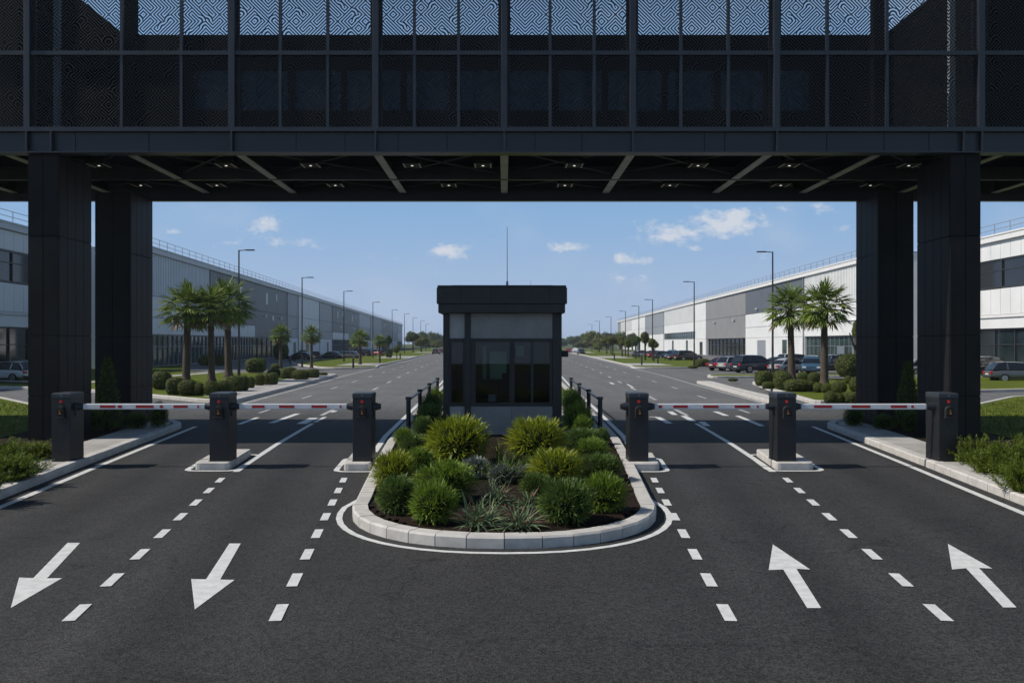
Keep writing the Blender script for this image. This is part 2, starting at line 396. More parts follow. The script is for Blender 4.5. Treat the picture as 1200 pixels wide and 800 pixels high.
def kerb_ring(name, outer, width, z, m, block=.9, ymax=60):
    """kerbstones: separate blocks with thin joints, chamfered top edge, on a darker bed"""
    outer = resample(ccw(outer), block, ymax); inner = inset(outer, width)
    k = len(outer); mb = MB(); ch = .025
    o1 = inset(outer, ch); bed = inset(outer, .012); bedi = inset(outer, width - .012)
    for i in range(k):
        j = (i + 1) % k
        A, B = Vector(outer[i]), Vector(outer[j]); L = (B - A).length
        if L < 1e-4: continue
        gp = min(.006, L * .05) / L
        def mix(P, Q, t): return (P[0] + (Q[0] - P[0]) * t, P[1] + (Q[1] - P[1]) * t)
        pts = []
        jz = rng.uniform(-.003, .003)
        for t in (gp, 1 - gp):
            pts += [(*mix(outer[i], outer[j], t), -.02), (*mix(outer[i], outer[j], t), z - ch + jz), (*mix(o1[i], o1[j], t), z + jz), (*mix(inner[i], inner[j], t), z + jz), (*mix(inner[i], inner[j], t), -.02)]
        mb.add(pts, [(0, 5, 6, 1), (1, 6, 7, 2), (2, 7, 8, 3), (3, 8, 9, 4), (0, 1, 2, 3, 4), (9, 8, 7, 6, 5)])
        mb.add([(*bed[i], -.02), (*bed[j], -.02), (*bed[j], z - .02), (*bed[i], z - .02), (*bedi[i], z - .02), (*bedi[j], z - .02)], [(0, 1, 2, 3), (3, 2, 5, 4)], 1)
    return mb.build(name, [m, 'joint'], kind='structure'), inner
def slab(name, poly, z, m, kind='structure'):
    mb = MB(); mb.prism(ccw(poly), -.02, z); return mb.build(name, m, kind=kind)

KZ = .15
# centre island -----------------------------------------------------
med = [(10.38, 0)]
PL_L = [(12.8, -2.22), (17.5, -2.62), (21, -2.86), (30, -3.15), (50, -3.5), (66, -4.0), (260, -4.2)]
front = []
for i in range(0, 19):
    a = math.pi * i / 18
    cx, sx = math.cos(a), math.sin(a)
    front.append((2.25 * (1 if cx >= 0 else -1) * abs(cx) ** .9, 13.0 - 2.62 * sx ** .9))
island = [(-x, y) for x, y in front]           # left ... right, along the front
island = [(-x, y) for x, y in [(f[0], f[1]) for f in front]]
right = [(-x, y) for y, x in PL_L[1:]]
left = [(x, y) for y, x in PL_L[1:]][::-1]
outline = island + right + left
_, inn = kerb_ring('planter_kerb', outline, .22, KZ, 'concrete_kerb', block=.46, ymax=70)
# soil inside (front part), pavement round the booth, grass behind
soil_poly = [p for p in inset(ccw(outline), .21) if p[1] < 21.8]
soil_poly = sorted([p for p in soil_poly if p[0] >= 0], key=lambda p: p[1])
soil_r = [(0, 10.62)] + [p for p in soil_poly if p[1] > 10.63] + [(2.68, 22.1)]
soil_full = soil_r + [(-x, y) for x, y in soil_r[::-1] if x > 0]
# soil as a gently heaped grid
def heap(name, poly, z0, m, amp=.06, n=46):
    xs = [p[0] for p in poly]; ys = [p[1] for p in poly]
    x0, x1, y0, y1 = min(xs), max(xs), min(ys), max(ys)
    def inside(x, y):
        c = False; k = len(poly)
        for i in range(k):
            a, b = poly[i], poly[(i + 1) % k]
            if (a[1] > y) != (b[1] > y) and x < (b[0] - a[0]) * (y - a[1]) / (b[1] - a[1]) + a[0]: c = not c
        return c
    mb = MB(); mb.prism(ccw(poly), -.02, z0)
    vs = {}; V = []; Fc = []
    for i in range(n + 1):
        for j in range(n * 2 + 1):
            x = x0 + (x1 - x0) * i / n; y = y0 + (y1 - y0) * j / (2 * n)
            if inside(x, y):
                vs[i, j] = len(V); V.append((x, y, z0 + .004 + amp * .5 + amp * mnoise.noise(Vector((x * 1.7, y * 1.7, 3))) + .018 * mnoise.noise(Vector((x * 11, y * 11, 3)))))
    for i in range(n):
        for j in range(n * 2):
            q = [(i, j), (i + 1, j), (i + 1, j + 1), (i, j + 1)]
            if all(k in vs for k in q): Fc.append([vs[k] for k in q])
    mb.add(V, Fc, 0, True)
    return mb.build(name, m, kind='structure')
heap('planter_soil', soil_full, .11, 'soil', .05)
slab('booth_pavement', [(-2.62, 22.104), (2.62, 22.104), (2.9, 33), (-2.9, 33)], .135, 'concrete')
slab('median_lawn', [(-2.9, 33.004), (2.9, 33.004), (3.2, 50), (3.7, 66), (3.9, 259), (-3.9, 259), (-3.7, 66), (-3.2, 50)], .14, 'lawn')

# near side pavements --------------------------------------------------
EDGE = [(-6, -5.6), (13.6, -8.05), (17.6, -8.57), (23.9, -9.34), (26.2, -9.62)]
def near_side(s, word):
    edge = [(lerp_path(EDGE, y), y) for y in (-6, 2, 8, 13.6, 17.6, 21, 23.9, 25.4)]
    poly = edge + [(-10.4, 26.6), (-15, 29.5), (-22.7, 38.2), (-40, 43), (-60, 45), (-60, -6)]
    if s > 0: poly = [(-x, y) for x, y in poly]
    poly = rounded(ccw(poly), .9)
    kerb_ring('kerb_' + word, poly, .22, KZ, 'concrete_kerb', block=.85, ymax=26)
    # pavement, bed and lawn as sheets inside, butted
    pav = [(x - .215, y) for x, y in edge[:-1]] + [(-9.98, 25.6), (-10.75, 26.2)] + [(x - 1.15, y) for x, y in edge[:-1]][::-1]
    bed = [(x - 1.154, y) for x, y in edge[:-1]] + [(-10.76, 26.3), (-13.6, 28.0)] + [(x - 3.6, y) for x, y in edge[:-1]][::-1]
    lawn = [(x - 3.604, y) for x, y in edge[:-1]] + [(-13.62, 28.0), (-15.05, 29.2), (-22.8, 37.9), (-40, 42.7), (-59.7, 44.7), (-59.7, -5.7)]
    for nm, pl, z, m in (('pavement_' + word, pav, KZ - .006, 'concrete'), ('planting_bed_' + word, bed, KZ - .03, 'soil'), ('lawn_' + word, lawn, KZ - .012, 'lawn')):
        if s > 0: pl = [(-x, y) for x, y in pl]
        slab(nm, pl, z, m)
near_side(-1, 'left'); near_side(1, 'right')

# palm islands -----------------------------------------------------------
def far_island(nm, poly, s=1, kerb='concrete_kerb', top='lawn', z=KZ, w=.22, r=1.2, paths=()):
    poly = [(x * s, y) for x, y in poly]
    poly = rounded(ccw(poly), r)
    kerb_ring('kerb_' + nm, poly, w, z, kerb, block=1.0, ymax=55)
    slab('lawn_' + nm if top == 'lawn' else 'pavement_' + nm, inset(poly, w - .01), z - .012, top)
    for q in paths:
        slab('path_' + nm, [(x * s, y) for x, y in q], z + .004, 'concrete')
far_island('palm_island_left', [(-11.2, 35), (-11.9, 50), (-12.8, 66), (-18, 68), (-26, 70), (-34, 92), (-36, 96), (-60, 96), (-60, 52), (-40, 50), (-23.5, 45.5), (-16.5, 39.4), (-13, 36.2)], paths=[
    [(-11.43, 36), (-12.13, 50), (-13.0, 65.6), (-15, 66.2), (-14.0, 50), (-13.4, 38)],
    [(-26, 48), (-24.8, 48), (-22.6, 69), (-23.8, 69.3)]])
far_island('palm_island_right', [(12.6, 34.7), (14.0, 45.5), (15.3, 53), (18, 56), (30, 60), (60, 60), (60, 50), (40, 48.5), (23.5, 43), (16.5, 36.5)])
far_island('separator_right', [(10.9, 34.5), (11.5, 45), (12.0, 53.5), (12.9, 53.0), (12.3, 45), (11.8, 34.8)], top='concrete_kerb', r=.4)
far_island('grass_strip_right', [(14.5, 61), (15.5, 65), (32, 66), (60, 66), (60, 63), (32, 62.8)])
far_island('grass_strip_left', [(-24, 49.5), (-34, 54), (-60, 56), (-60, 57), (-34, 55.5)], r=.2)
for s, w in ((-1, 'left'), (1, 'right')):
    pv = [(12.6, 84), (13.5, 92), (16.2, 178), (17.3, 260), (18, 700), (34, 700), (31, 260), (27, 120), (25, 100), (18, 84)]
    far_island('verge_' + w, pv, s, paths=[[(13.6, 90), (13.85, 100), (18, 100), (17.8, 90)], [(14.95, 135), (15.6, 156), (21, 156), (20.5, 135)],
                                         [(16.7, 210), (16.95, 230), (23, 230), (22.5, 210)]], r=2)

# ------------------------------------------------------------------ painted markings
def strip(mb, pts, w, z=.004):
    """painted line of width w along XY points"""
    P = [Vector(p[:2]) for p in pts]; n = len(P); Lf = []; Rt = []
    for i in range(n):
        d = (P[min(i + 1, n - 1)] - P[max(i - 1, 0)]).normalized(); q = Vector((-d.y, d.x)) * w / 2
        Lf.append(P[i] + q); Rt.append(P[i] - q)
    mb.add([(*p, z) for p in Lf + Rt], [(i, n + i, n + i + 1, i + 1) for i in range(n - 1)])
def dashes(name, f, ys, w, m='paint_white'):
    mb = MB()
    for y0, y1 in ys: strip(mb, [(f(y0), y0), (f(y1), y1)], w, .008)
    return mb.build(name, m, kind='structure')
near_d = [(7.67 + 1.09 * k, 8.16 + 1.095 * k) for k in range(8)]
dashes('lane_dashes', lambda y: -2.09 - .1105 * (y - 7.91), near_d, .112)
dashes('lane_dashes', lambda y: -3.96 - .160 * (y - 7.91), [d for d in near_d[:8]], .112)
dashes('lane_dashes', lambda y: 2.06 + .0885 * (y - 7.91), near_d, .112)
dashes('lane_dashes', lambda y: 4.02 + .150 * (y - 7.91), near_d[:8], .112)
for s in (-1, 1):
    mb = MB(); strip(mb, [(s * 5.22, 16.6), (s * 5.36, 18), (s * 5.62, 21), (s * 5.98, 26.6)], .13); mb.build('lane_line', 'paint_white', kind='structure')
    mb = MB(); strip(mb, [(s * (-lerp_path(EDGE, y) - .29), y) for y in (-6, 2, 8, 13.6, 17.6, 21, 23.9, 25.6)], .13); mb.build('edge_line', 'paint_white', kind='structure')
    mb = MB(); strip(mb, [(s * 10.75, 34.5), (s * 11.4, 50), (s * 12.3, 67), (s * 12.9, 90), (s * 15.5, 178), (s * 16.5, 260), (s * 17.2, 600)], .13); mb.build('edge_line', 'paint_aged', kind='structure')
    mb = MB(); strip(mb, [(s * 2.98, 19.6), (s * 3.2, 23), (s * 3.5, 34), (s * 3.85, 50), (s * 4.35, 66), (s * 4.55, 250)], .14); mb.build('edge_line', 'paint_white', kind='structure')
    yy = [29.5]
    while yy[-1] < 240: yy.append(yy[-1] + (9.0 if yy[-1] > 60 else 8.0))
    dashes('lane_dashes', lambda y: s * lerp_path([(29, 6.3), (50, 7.2), (71, 8.1), (105, 9.1), (200, 10.2), (300, 10.4)], y), [(a, a + 2.6) for a in yy], .15, 'paint_aged')
    dashes('lane_dashes', lambda y: s * lerp_path([(29, 8.7), (50, 9.6), (71, 10.2), (105, 11.4), (200, 13), (300, 13.4)], y), [(a + 1, a + 3.2) for a in yy[:12]], .12, 'paint_aged')
# white line sweeping round the nose of the centre island
mb = MB()
nose = []
for i in range(0, 25):
    a = math.pi * i / 24; cx, sx = math.cos(a), math.sin(a)
    nose.append((-2.43 * (1 if cx >= 0 else -1) * abs(cx) ** .9, 13.0 - 2.84 * sx ** .9))
strip(mb, [(-2.31, 13.7)] + nose + [(2.31, 13.7)], .088)
mb.build('edge_line', 'paint_white', kind='structure')
# odd short marks just beyond the gantry
mb = MB()
for a, b, w in (((280, 497), (302, 489), .16), ((318, 495.5), (349, 484.5), .2), ((353, 496.5), (368, 489.5), .3), ((369, 494.5), (381, 488.5), .14), ((388, 483), (393, 481), .2),
                ((785, 482), (791, 486), .2), ((801, 487), (812.5, 493.5), .22), ((822, 494), (829, 499), .2), ((838, 482), (851.5, 487), .2), ((864, 487), (893, 499), .18),
                ((761, 488.4), (770, 488.4), .18), ((770.3, 488.6), (784.5, 496), .2), ((715, 448), (719, 450), .2), ((735, 450), (742, 454), .14)):
    strip(mb, [G(*a), G(*b)], w)
mb.build('road_marks', 'paint_white', kind='structure')

def arrow(pts, label):
    mb = MB(); P = [G(*p) for p in pts]; mb.add([(p.x, p.y, .0045) for p in P], [(0, 1, 2, 3, 4, 5, 6)])
    c = sum((Vector(p) for p in P), Vector()) / 7
    o = mb.build('lane_arrow', 'paint_white', fix=True)
    for v in o.data.vertices: v.co -= Vector((c.x, c.y, 0))
    o.location = (c.x, c.y, 0); tag(o, label, 'road arrow', 'white arrows painted on the asphalt')
def px(o, s, l): return [(o[0] + a / s, o[1] + b / s) for a, b in l]
k = 420 / 1200
# order: shaft tail a, tail b, shaft-head b, wing b, tip, wing a, shaft-head a
arrow([(a * k, 600 + b * k) for a, b in ((226, 103), (268, 103), (157, 222), (208, 221), (36, 321), (64, 219), (111, 221))], 'leftmost white lane arrow pointing down towards the viewer')
arrow([(a * k, 600 + b * k) for a, b in ((768, 105), (806, 105), (737, 226), (785, 227), (652, 326), (640, 224), (690, 225))], 'white lane arrow pointing down, between the two left dashed lines')
arrow([(780 + a * k, 600 + b * k) for a, b in ((521, 321), (474, 321), (394, 192), (345, 194), (359, 108), (484, 192), (438, 190))], 'white lane arrow pointing up, between the two right dashed lines')
arrow([(780 + a * k, 600 + b * k) for a, b in ((1175, 319), (1130, 319), (1006, 188), (959, 192), (945, 106), (1094, 189), (1049, 187))], 'rightmost white lane arrow pointing up away from the viewer')

# ------------------------------------------------------------------ gantry
gan = thing('entrance_gantry', 'huge black overhead entrance bridge with patterned mesh screen on four clad pillars', 'bridge', (0, 20.9, 0))
GY = 20.9
def gp(mb, name, m, parent=gan):
    """build with world coordinates, parented to the gantry"""
    o = mb.build(name, m, parent)
    for v in o.data.vertices: v.co -= Vector((0, GY, 0))
    return o
Z0, Z1, Z2 = 7.77, 9.585, 13.0
XE = 31.0
mains = [0, 3.14, 6.65, 11.65, 15.2, 19, 23, 27, 31]
mains = [-x for x in mains[:0:-1]] + mains
subs = {0: (1.12, 2.2), 3.14: (4.32, 5.48), 6.65: (7.9, 9.36), 11.65: (13.2,), 15.2: (17.1,)}
def_x = sorted(set(mains + [s * x for k in subs for x in subs[k] for s in (-1, 1)]))
for x in mains:
    mb = MB(); mb.box(x - .075, x + .075, GY - .10, GY + .06, Z0 - .06, Z2, 0, .012); mb.box(x - .15, x + .15, GY + .062, GY + .10, Z0, Z2)
    gp(mb, 'mullion', 'frame_metal')
for x in [a for a in def_x if a not in mains]:
    mb = MB(); mb.box(x - .035, x + .035, GY - .05, GY + .04, Z0, Z2); gp(mb, 'glazing_bar', 'frame_metal')
for a, b in zip(def_x, def_x[1:]):
    for z0, z1 in ((Z0, Z1), (Z1, Z2)):
        mb = MB(); mb.add([(a, GY, z0), (b, GY, z0), (b, GY, z1), (a, GY, z1)], [(0, 1, 2, 3)])
        gp(mb, 'mesh_panel', 'perforated_sheet')
mb = MB(); mb.box(-XE, XE, GY - .065, GY + .05, Z1 - .05, Z1 + .05); gp(mb, 'screen_rail', 'frame_metal')
mb = MB(); mb.box(-XE, XE, GY - .115, GY + .05, Z0 - .11, Z0 - .005); gp(mb, 'screen_rail', 'frame_metal')
mb = MB(); mb.box(-XE, XE, GY - .1, GY + .05, Z2, Z2 + .12); gp(mb, 'screen_rail', 'frame_metal')
# fascia girder: web, flanges, stiffeners, plate joints
mb = MB(); mb.box(-XE, XE, GY, GY + .04, 7.17, Z0 - .112)
gp(mb, 'fascia_girder', 'black_metal')
mb = MB(); mb.box(-XE, XE, GY - .13, GY + .22, 7.135, 7.168); gp(mb, 'girder_flange', 'frame_metal')
for x in [m_ for m_ in mains] + [-11.05, 11.2, -13.3, 13.3]:
    mb = MB(); mb.box(x - .02, x + .02, GY - .12, GY - .001, 7.17, Z0 - .112); gp(mb, 'girder_stiffener', 'frame_metal')
for x in (-10.5, -8.7, -5.1, -3.9, -2.6, -1.4, .75, 1.9, 4.9, 5.4, 7.9, 9.3, 10.4):
    mb = MB(); mb.box(x - .006, x + .006, GY - .006, GY - .0005, 7.17, Z0 - .112); gp(mb, 'plate_joint', 'interior_dark')
# deck, back girder, back wall with a window band, side walls
BY = 26.6
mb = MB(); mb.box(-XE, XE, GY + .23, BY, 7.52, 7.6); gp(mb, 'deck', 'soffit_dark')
mb = MB(); mb.box(-XE, XE, BY, BY + .12, 6.92, 7.62); mb.box(-XE, XE, BY - .12, BY - .002, 6.92, 6.95); gp(mb, 'back_girder', 'black_metal')
mb = MB()
mb.box(-XE, XE, BY, BY + .1, 7.622, 9.75); mb.box(-XE, XE, BY, BY + .1, 11.0, 12.1)
xs = [-9.8, -8.3, -6.65, -5.0, -3.14, -1.6, 0, 1.6, 3.14, 5.0, 6.65, 8.2, 9.6]
mb.box(-XE, xs[0] - .1, BY, BY + .1, 9.75, 11.0); mb.box(xs[-1] + .1, XE, BY, BY + .1, 9.75, 11.0)
for x in xs: mb.box(x - .1, x + .1, BY, BY + .1, 9.75, 11.0)
for s in (-1, 1): mb.box(s * 14.0, s * XE, BY, BY + .1, 12.102, 15.5)
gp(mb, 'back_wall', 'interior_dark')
for a, b in zip(xs, xs[1:]):
    mb = MB(); mb.box(a + .1, b - .1, BY + .04, BY + .055, 9.75, 11.0); gp(mb, 'window', 'bridge_glass')
for s in (-1, 1):
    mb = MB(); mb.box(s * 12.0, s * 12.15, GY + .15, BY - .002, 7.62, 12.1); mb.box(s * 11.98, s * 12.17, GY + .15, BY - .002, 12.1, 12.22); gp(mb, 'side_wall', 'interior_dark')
    mb = MB(); mb.box(s * 11.4, s * 11.75, BY - .3, BY - .01, 7.62, 14.5); gp(mb, 'back_post', 'interior_dark')
    mb = MB(); mb.box(s * 11.12, s * 11.26, GY + .4, GY + .52, 7.62, Z2); gp(mb, 'screen_post', 'mullion_pale')
# soffit beams
for x in (-18, -15.2, -12.3, -9.25, -6.55, -3.14, 0, 3.14, 6.55, 9.25, 12.3, 15.2, 18):
    for y0, y1 in ((GY + .24, 24.2), (24.42, BY - .13)):
        mb = MB(); mb.box(x - .10, x + .10, y0, y1, 7.15, 7.175); mb.box(x - .015, x + .015, y0, y1, 7.176, 7.52, 1); gp(mb, 'soffit_beam', ['beam_steel', 'interior_dark'])
mb = MB(); mb.box(-XE, XE, 24.28, 24.34, 7.16, 7.52); mb.box(-XE, XE, 24.25, 24.37, 7.14, 7.158); gp(mb, 'cross_beam', 'frame_metal')
mb = MB()
bx = (-12.3, -9.25, -6.55, -3.14, 0, 3.14, 6.55, 9.25, 12.3)
for a, b in zip(bx, bx[1:]):
    for y0, y1 in ((21.3, 24.2), (24.45, 26.4)):
        mb.tube((a + .15, y0, 7.3), (b - .15, y1, 7.3), .018, n=6); mb.tube((a + .15, y1, 7.34), (b - .15, y0, 7.34), .018, n=6)
gp(mb, 'wind_brace', 'window_frame')
for x, y in ((116, 195), (265, 195), (364, 195), (483, 195), (566, 195), (673, 195), (818, 195), (925, 195), (1065, 195),
             (165, 218), (254, 218), (393, 218), (526, 218), (662, 218), (785, 218), (915, 218), (1020, 218)):
    Y = 4.68 * F / (CYH - y); X = (x - CX) * Y / F
    if abs(X) > 13: continue
    mb = MB(); mb.box(X - .24, X + .24, Y - .28, Y + .28, 7.2, 7.3); mb.box(X - .22, X - .19, Y - .26, Y + .26, 7.19, 7.199, 1); mb.box(X + .19, X + .22, Y - .26, Y + .26, 7.19, 7.199, 1)
    mb.tube((X - .2, Y, 7.3), (X - .2, Y, 7.52), .012, n=6); mb.tube((X + .2, Y, 7.3), (X + .2, Y, 7.52), .012, n=6)
    f = gp(mb, 'downlight', ['fixture', 'fixture_trim'])
    mb = MB(); mb.tube((X, Y, 7.188), (X, Y, 7.199), .035, n=12); b = mb.build('bulb', 'lamp_lit', f)
    for v in b.data.vertices: v.co -= Vector((0, GY, 0))
# pillars: dark core with cladding sheets separated by shadow gaps
def pillar(x0, x1, y0, y1, s):
    a, b = min(s * x0, s * x1), max(s * x0, s * x1)
    zt = 7.13 if y0 < 23 else 6.915
    core = MB(); core.box(a + .02, b - .02, y0 + .02, y1 - .02, .1, zt, 0); c = gp(core, 'pillar', 'interior_dark')
    zs = [.1, 1.2, 2.69, 5.13, zt]; gp_ = .009
    mb = MB(); xm = (a + b) / 2
    for z0, z1 in zip(zs, zs[1:]):
        for p, q in ((a, xm), (xm, b)):
            mb.box(p + gp_, q - gp_, y0, y0 + .03, z0 + gp_, z1 - gp_); mb.box(p + gp_, q - gp_, y1 - .03, y1, z0 + gp_, z1 - gp_)
        n = 4
        for i in range(n):
            p = y0 + .032 + (y1 - y0 - .064) * i / n; q = y0 + .032 + (y1 - y0 - .064) * (i + 1) / n
            for X in (a, b - .03): mb.box(X, X + .03, p + gp_, q - gp_, z0 + gp_, z1 - gp_)
    k = mb.build('cladding', 'pillar_clad', c)
    for v in k.data.vertices: v.co -= Vector((0, GY, 0))
for s in (-1, 1):
    pillar(10.95, 11.7, 20.95, 22.65, s); pillar(10.95, 12.0, 25.0, 26.58, s)

# ------------------------------------------------------------------ guard booth
bo = thing('guard_booth', 'small dark grey guard booth with flat overhanging roof on the central island', 'booth', (-.05, 23.0, 0))
def bp(mb, name, m, parent=bo): return mb.build(name, m, parent)
BW, BD = 1.62, 3.3            # half width, depth; local y=0 is the front
ex = lambda p: (p - CX + 2.5) * .023    # px -> local x (booth centre is x=588.5)
for a, b, y0, y1 in ((-1.6, -1.43, 0, .17), (-1.02, -.86, -.03, .14), (1.35, 1.6, 0, .25), (-1.6, -1.43, BD - .17, BD), (1.43, 1.6, BD - .17, BD)):
    mb = MB(); mb.box(a, b, y0, y1, 0, 3.32, 0, .012); bp(mb, 'corner_post', 'booth_dark')
# front lower walls
mb = MB(); mb.box(-.858, .245, .02, .1, 0, .80); mb.box(.255, 1.348, .02, .1, 0, .80); bp(mb, 'lower_wall', 'booth_panel')
mb = MB(); mb.box(-1.428, -1.022, .05, .11, 0, .80); bp(mb, 'lower_wall', 'booth_panel_pale')
mb = MB(); mb.box(-.858, 1.348, .02, .1, 2.63, 3.3); bp(mb, 'upper_wall', 'booth_panel')
mb = MB(); mb.box(-1.428, -1.022, .05, .11, 2.63, 3.3); bp(mb, 'upper_wall', 'booth_panel_pale')
mb = MB()
for z in (.802, 2.532): mb.box(-.858, 1.348, -.005, .12, z, z + .096)
for x in (-.858, -.79, .19, .262, 1.275): mb.box(x, x + .066, -.001, .116, .9, 2.53)
wf = bp(mb, 'window_frame', 'booth_dark')
mb = MB(); mb.box(-.79, .19, .05, .058, .9, 2.53); bp(mb, 'pane', 'booth_glass', wf)
mb = MB(); mb.box(.33, .80, .06, .068, .9, 2.53); bp(mb, 'pane', 'booth_glass', wf)
mb = MB(); mb.box(.80, 1.275, .04, .048, .9, 2.53); bp(mb, 'pane', 'booth_glass', wf)
mb = MB(); mb.box(.77, .83, .025, .09, .9, 2.53, 0, .008); bp(mb, 'sliding_stile', 'collar_steel', wf)
mb = MB(); mb.box(.225, .24, -.03, -.004, 1.5, 1.62, 0, .004); bp(mb, 'window_latch', 'collar_steel', wf)
mb = MB()
for z in (.802, 2.532): mb.box(-1.428, -1.022, .02, .13, z, z + .096)
for x in (-1.428, -1.07): mb.box(x, x + .048, .021, .129, .9, 2.53)
w2 = bp(mb, 'window_frame', 'booth_dark'); mb = MB(); mb.box(-1.38, -1.07, .07, .078, .9, 2.53); bp(mb, 'pane', 'booth_glass', w2)
# sides and back: lower panels and glazing
for s in (-1, 1):
    X = s * 1.56
    mb = MB(); mb.box(X - .04, X + .04, .26, BD - .18, 0, .98); mb.box(X - .04, X + .04, .26, BD - .18, 2.5, 3.3); bp(mb, 'side_wall', 'booth_panel')
    mb = MB()
    for z in (.982, 2.43): mb.box(X - .05, X + .05, .26, BD - .18, z, z + .066)
    for y in (.26, 1.2, 2.1, BD - .25): mb.box(X - .048, X + .048, y, y + .066, 1.05, 2.43)
    f = bp(mb, 'window_frame', 'booth_dark'); mb = MB(); mb.box(X - .004, X + .004, .33, BD - .25, 1.05, 2.43); bp(mb, 'pane', 'booth_glass', f)
mb = MB(); mb.box(-1.428, 1.428, BD - .1, BD - .02, 0, .98); mb.box(-1.428, 1.428, BD - .1, BD - .02, 2.5, 3.3)
ops = [(-.96, -.80, 1.95, 2.45), (-.62, -.50, 1.4, 2.42), (-.40, .12, 1.4, 2.25), (.42, .66, 2.1, 2.42)]
xx = -1.428
for a, b, z0, z1 in ops:
    mb.box(xx, a, BD - .1, BD - .02, .98, 2.5); mb.box(a, b, BD - .1, BD - .02, .98, z0); mb.box(a, b, BD - .1, BD - .02, z1, 2.5); xx = b
mb.box(xx, 1.428, BD - .1, BD - .02, .98, 2.5)
bp(mb, 'back_wall', 'booth_dark')
for a, b, z0, z1 in ops:
    mb = MB(); mb.box(a, b, BD - .07, BD - .066, z0, z1); bp(mb, 'teal_light_panel', 'teal_daylight')  # added panels imitating teal daylight seen through the back openings
mb = MB(); mb.box(-1.55, 1.55, .13, BD - .12, 0, .05); bp(mb, 'booth_floor', 'rubber')
mb = MB(); mb.box(-1.56, 1.56, .06, BD - .1, 3.2, 3.29); bp(mb, 'booth_ceiling', 'booth_dark')
# roof
mb = MB(); mb.box(-1.71, 1.67, -.28, BD + .28, 3.305, 3.545, 0, .015); rf = bp(mb, 'roof', 'booth_dark')
mb = MB(); mb.box(-1.75, 1.72, -.32, BD + .32, 3.548, 3.98, 0, .015); bp(mb, 'roof_fascia', 'booth_dark', rf)
mb = MB(); mb.box(-1.73, 1.70, -.29, BD + .29, 3.982, 4.04, 0, .012); mb.box(-1.36, 1.36, .1, BD, 4.042, 4.07); bp(mb, 'roof_coping', 'booth_dark', rf)
mb = MB()
for x in (-1.1, -.3, .5, 1.25): mb.box(x, x + .008, -.322, -.3205, 3.56, 3.98)
bp(mb, 'fascia_joint', 'interior_dark', rf)
mb = MB(); mb.tube((.13, .5, 4.07), (.13, .5, 4.2), .035, .03, 12); mb.tube((.13, .5, 4.2), (.13, .5, 5.7), .011, .006, 8); bp(mb, 'antenna', 'rail_steel')
mb = MB(); mb.tube((.8, 1.2, 4.07), (.8, 1.2, 4.28), .006, .005, 6); bp(mb, 'antenna', 'rail_steel')
mb = MB(); mb.box(1.602, 1.78, .05, .2, 2.13, 2.30, 0, .015); bp(mb, 'intercom_box', 'rubber')
mb = MB()
for x, z in ((-.28, 2.66), (-.28, .76), (-.28, .5), (.6, .74), (1.02, .68), (-.28, .04), (.5, 2.7), (1.0, 2.72)): mb.tube((x, .021, z), (x, .008, z), .012, n=8)
bp(mb, 'bolt', 'rail_steel')
mb = MB(); mb.box(-.38, -.18, -.018, -.006, .93, 1.12, 0, .004); bp(mb, 'card_slot', 'collar_steel')
# inside
dk = thing('desk', 'dark desk with pale top seen through the booth window', 'desk', (-.1, 24.2, .18))
mb = MB(); mb.box(-1.1, 1.1, -.35, .35, .70, .74, 0, .008); mb.build('desk_top', 'desk_wood', dk)
for x in (-1.03, 1.03): mb = MB(); mb.box(x - .03, x + .03, -.32, .32, 0, .70); mb.build('leg', 'rubber', dk)
mo = thing('monitor', 'black desktop monitor on the desk inside the booth', 'monitor', (-.62, 24.3, .92))
mb = MB(); mb.box(-.28, .28, -.02, .02, .12, .48, 0, .01); mb.build('screen', 'screen_black', mo)
mb = MB(); mb.tube((0, .03, .02), (0, .03, .2), .02); mb.box(-.12, .12, -.08, .1, 0, .015); mb.build('stand', 'rubber', mo)
ch = thing('office_chair', 'black high backed office chair behind the booth window', 'chair', (-.02, 24.95, .18), R(200))
mb = MB(); mb.box(-.25, .25, -.24, .24, .44, .53, 0, .03); mb.build('seat', 'fabric_black', ch)
mb = MB(); mb.box(-.25, .25, .2, .29, .55, 1.22, 0, .03); mb.box(-.13, .13, .2, .28, 1.26, 1.46, 0, .03); mb.box(-.03, .03, .22, .26, 1.2, 1.28); mb.build('backrest', 'fabric_black', ch)
mb = MB(); mb.tube((0, 0, .08), (0, 0, .44), .03)
for i in range(5): a = i * 2 * math.pi / 5; mb.tube((0, 0, .1), (.3 * math.cos(a), .3 * math.sin(a), .05), .02, n=6)
mb.build('base', 'rubber', ch)

# railings beside the booth
for s, w in ((-1, 'left'), (1, 'right')):
    rl = thing('guard_railing', 'black post and rail guard fence along the %s side of the booth' % w, 'railing', (s * 2.5, 22.1, .13), 0, 'black railings beside the booth')
    ys = [0, 3.6, 7.6, 12.2]; xs_ = [lerp_path([(22, 2.48), (34, 2.68)], 22.1 + y) - 2.5 for y in ys]
    for y, x in zip(ys, xs_):
        mb = MB(); mb.tube((s * x, y, 0), (s * x, y, .92), .06, n=12); mb.tube((s * x, y, .921), (s * x, y, .985), .085, .075, n=12); mb.tube((s * x, y, .0), (s * x, y, .02), .08, n=12); mb.build('post', 'black_metal', rl)
    mb = MB()
    for i in range(3): mb.tube((s * xs_[i], ys[i], .90), (s * xs_[i + 1], ys[i + 1], .90), .03, n=8)
    mb.build('rail', 'black_metal', rl)
    mb = MB()
    for i in range(3): mb.tube((s * xs_[i], ys[i], .45), (s * xs_[i + 1], ys[i + 1], .45), .007, n=6)
    mb.build('rail', 'black_metal', rl)

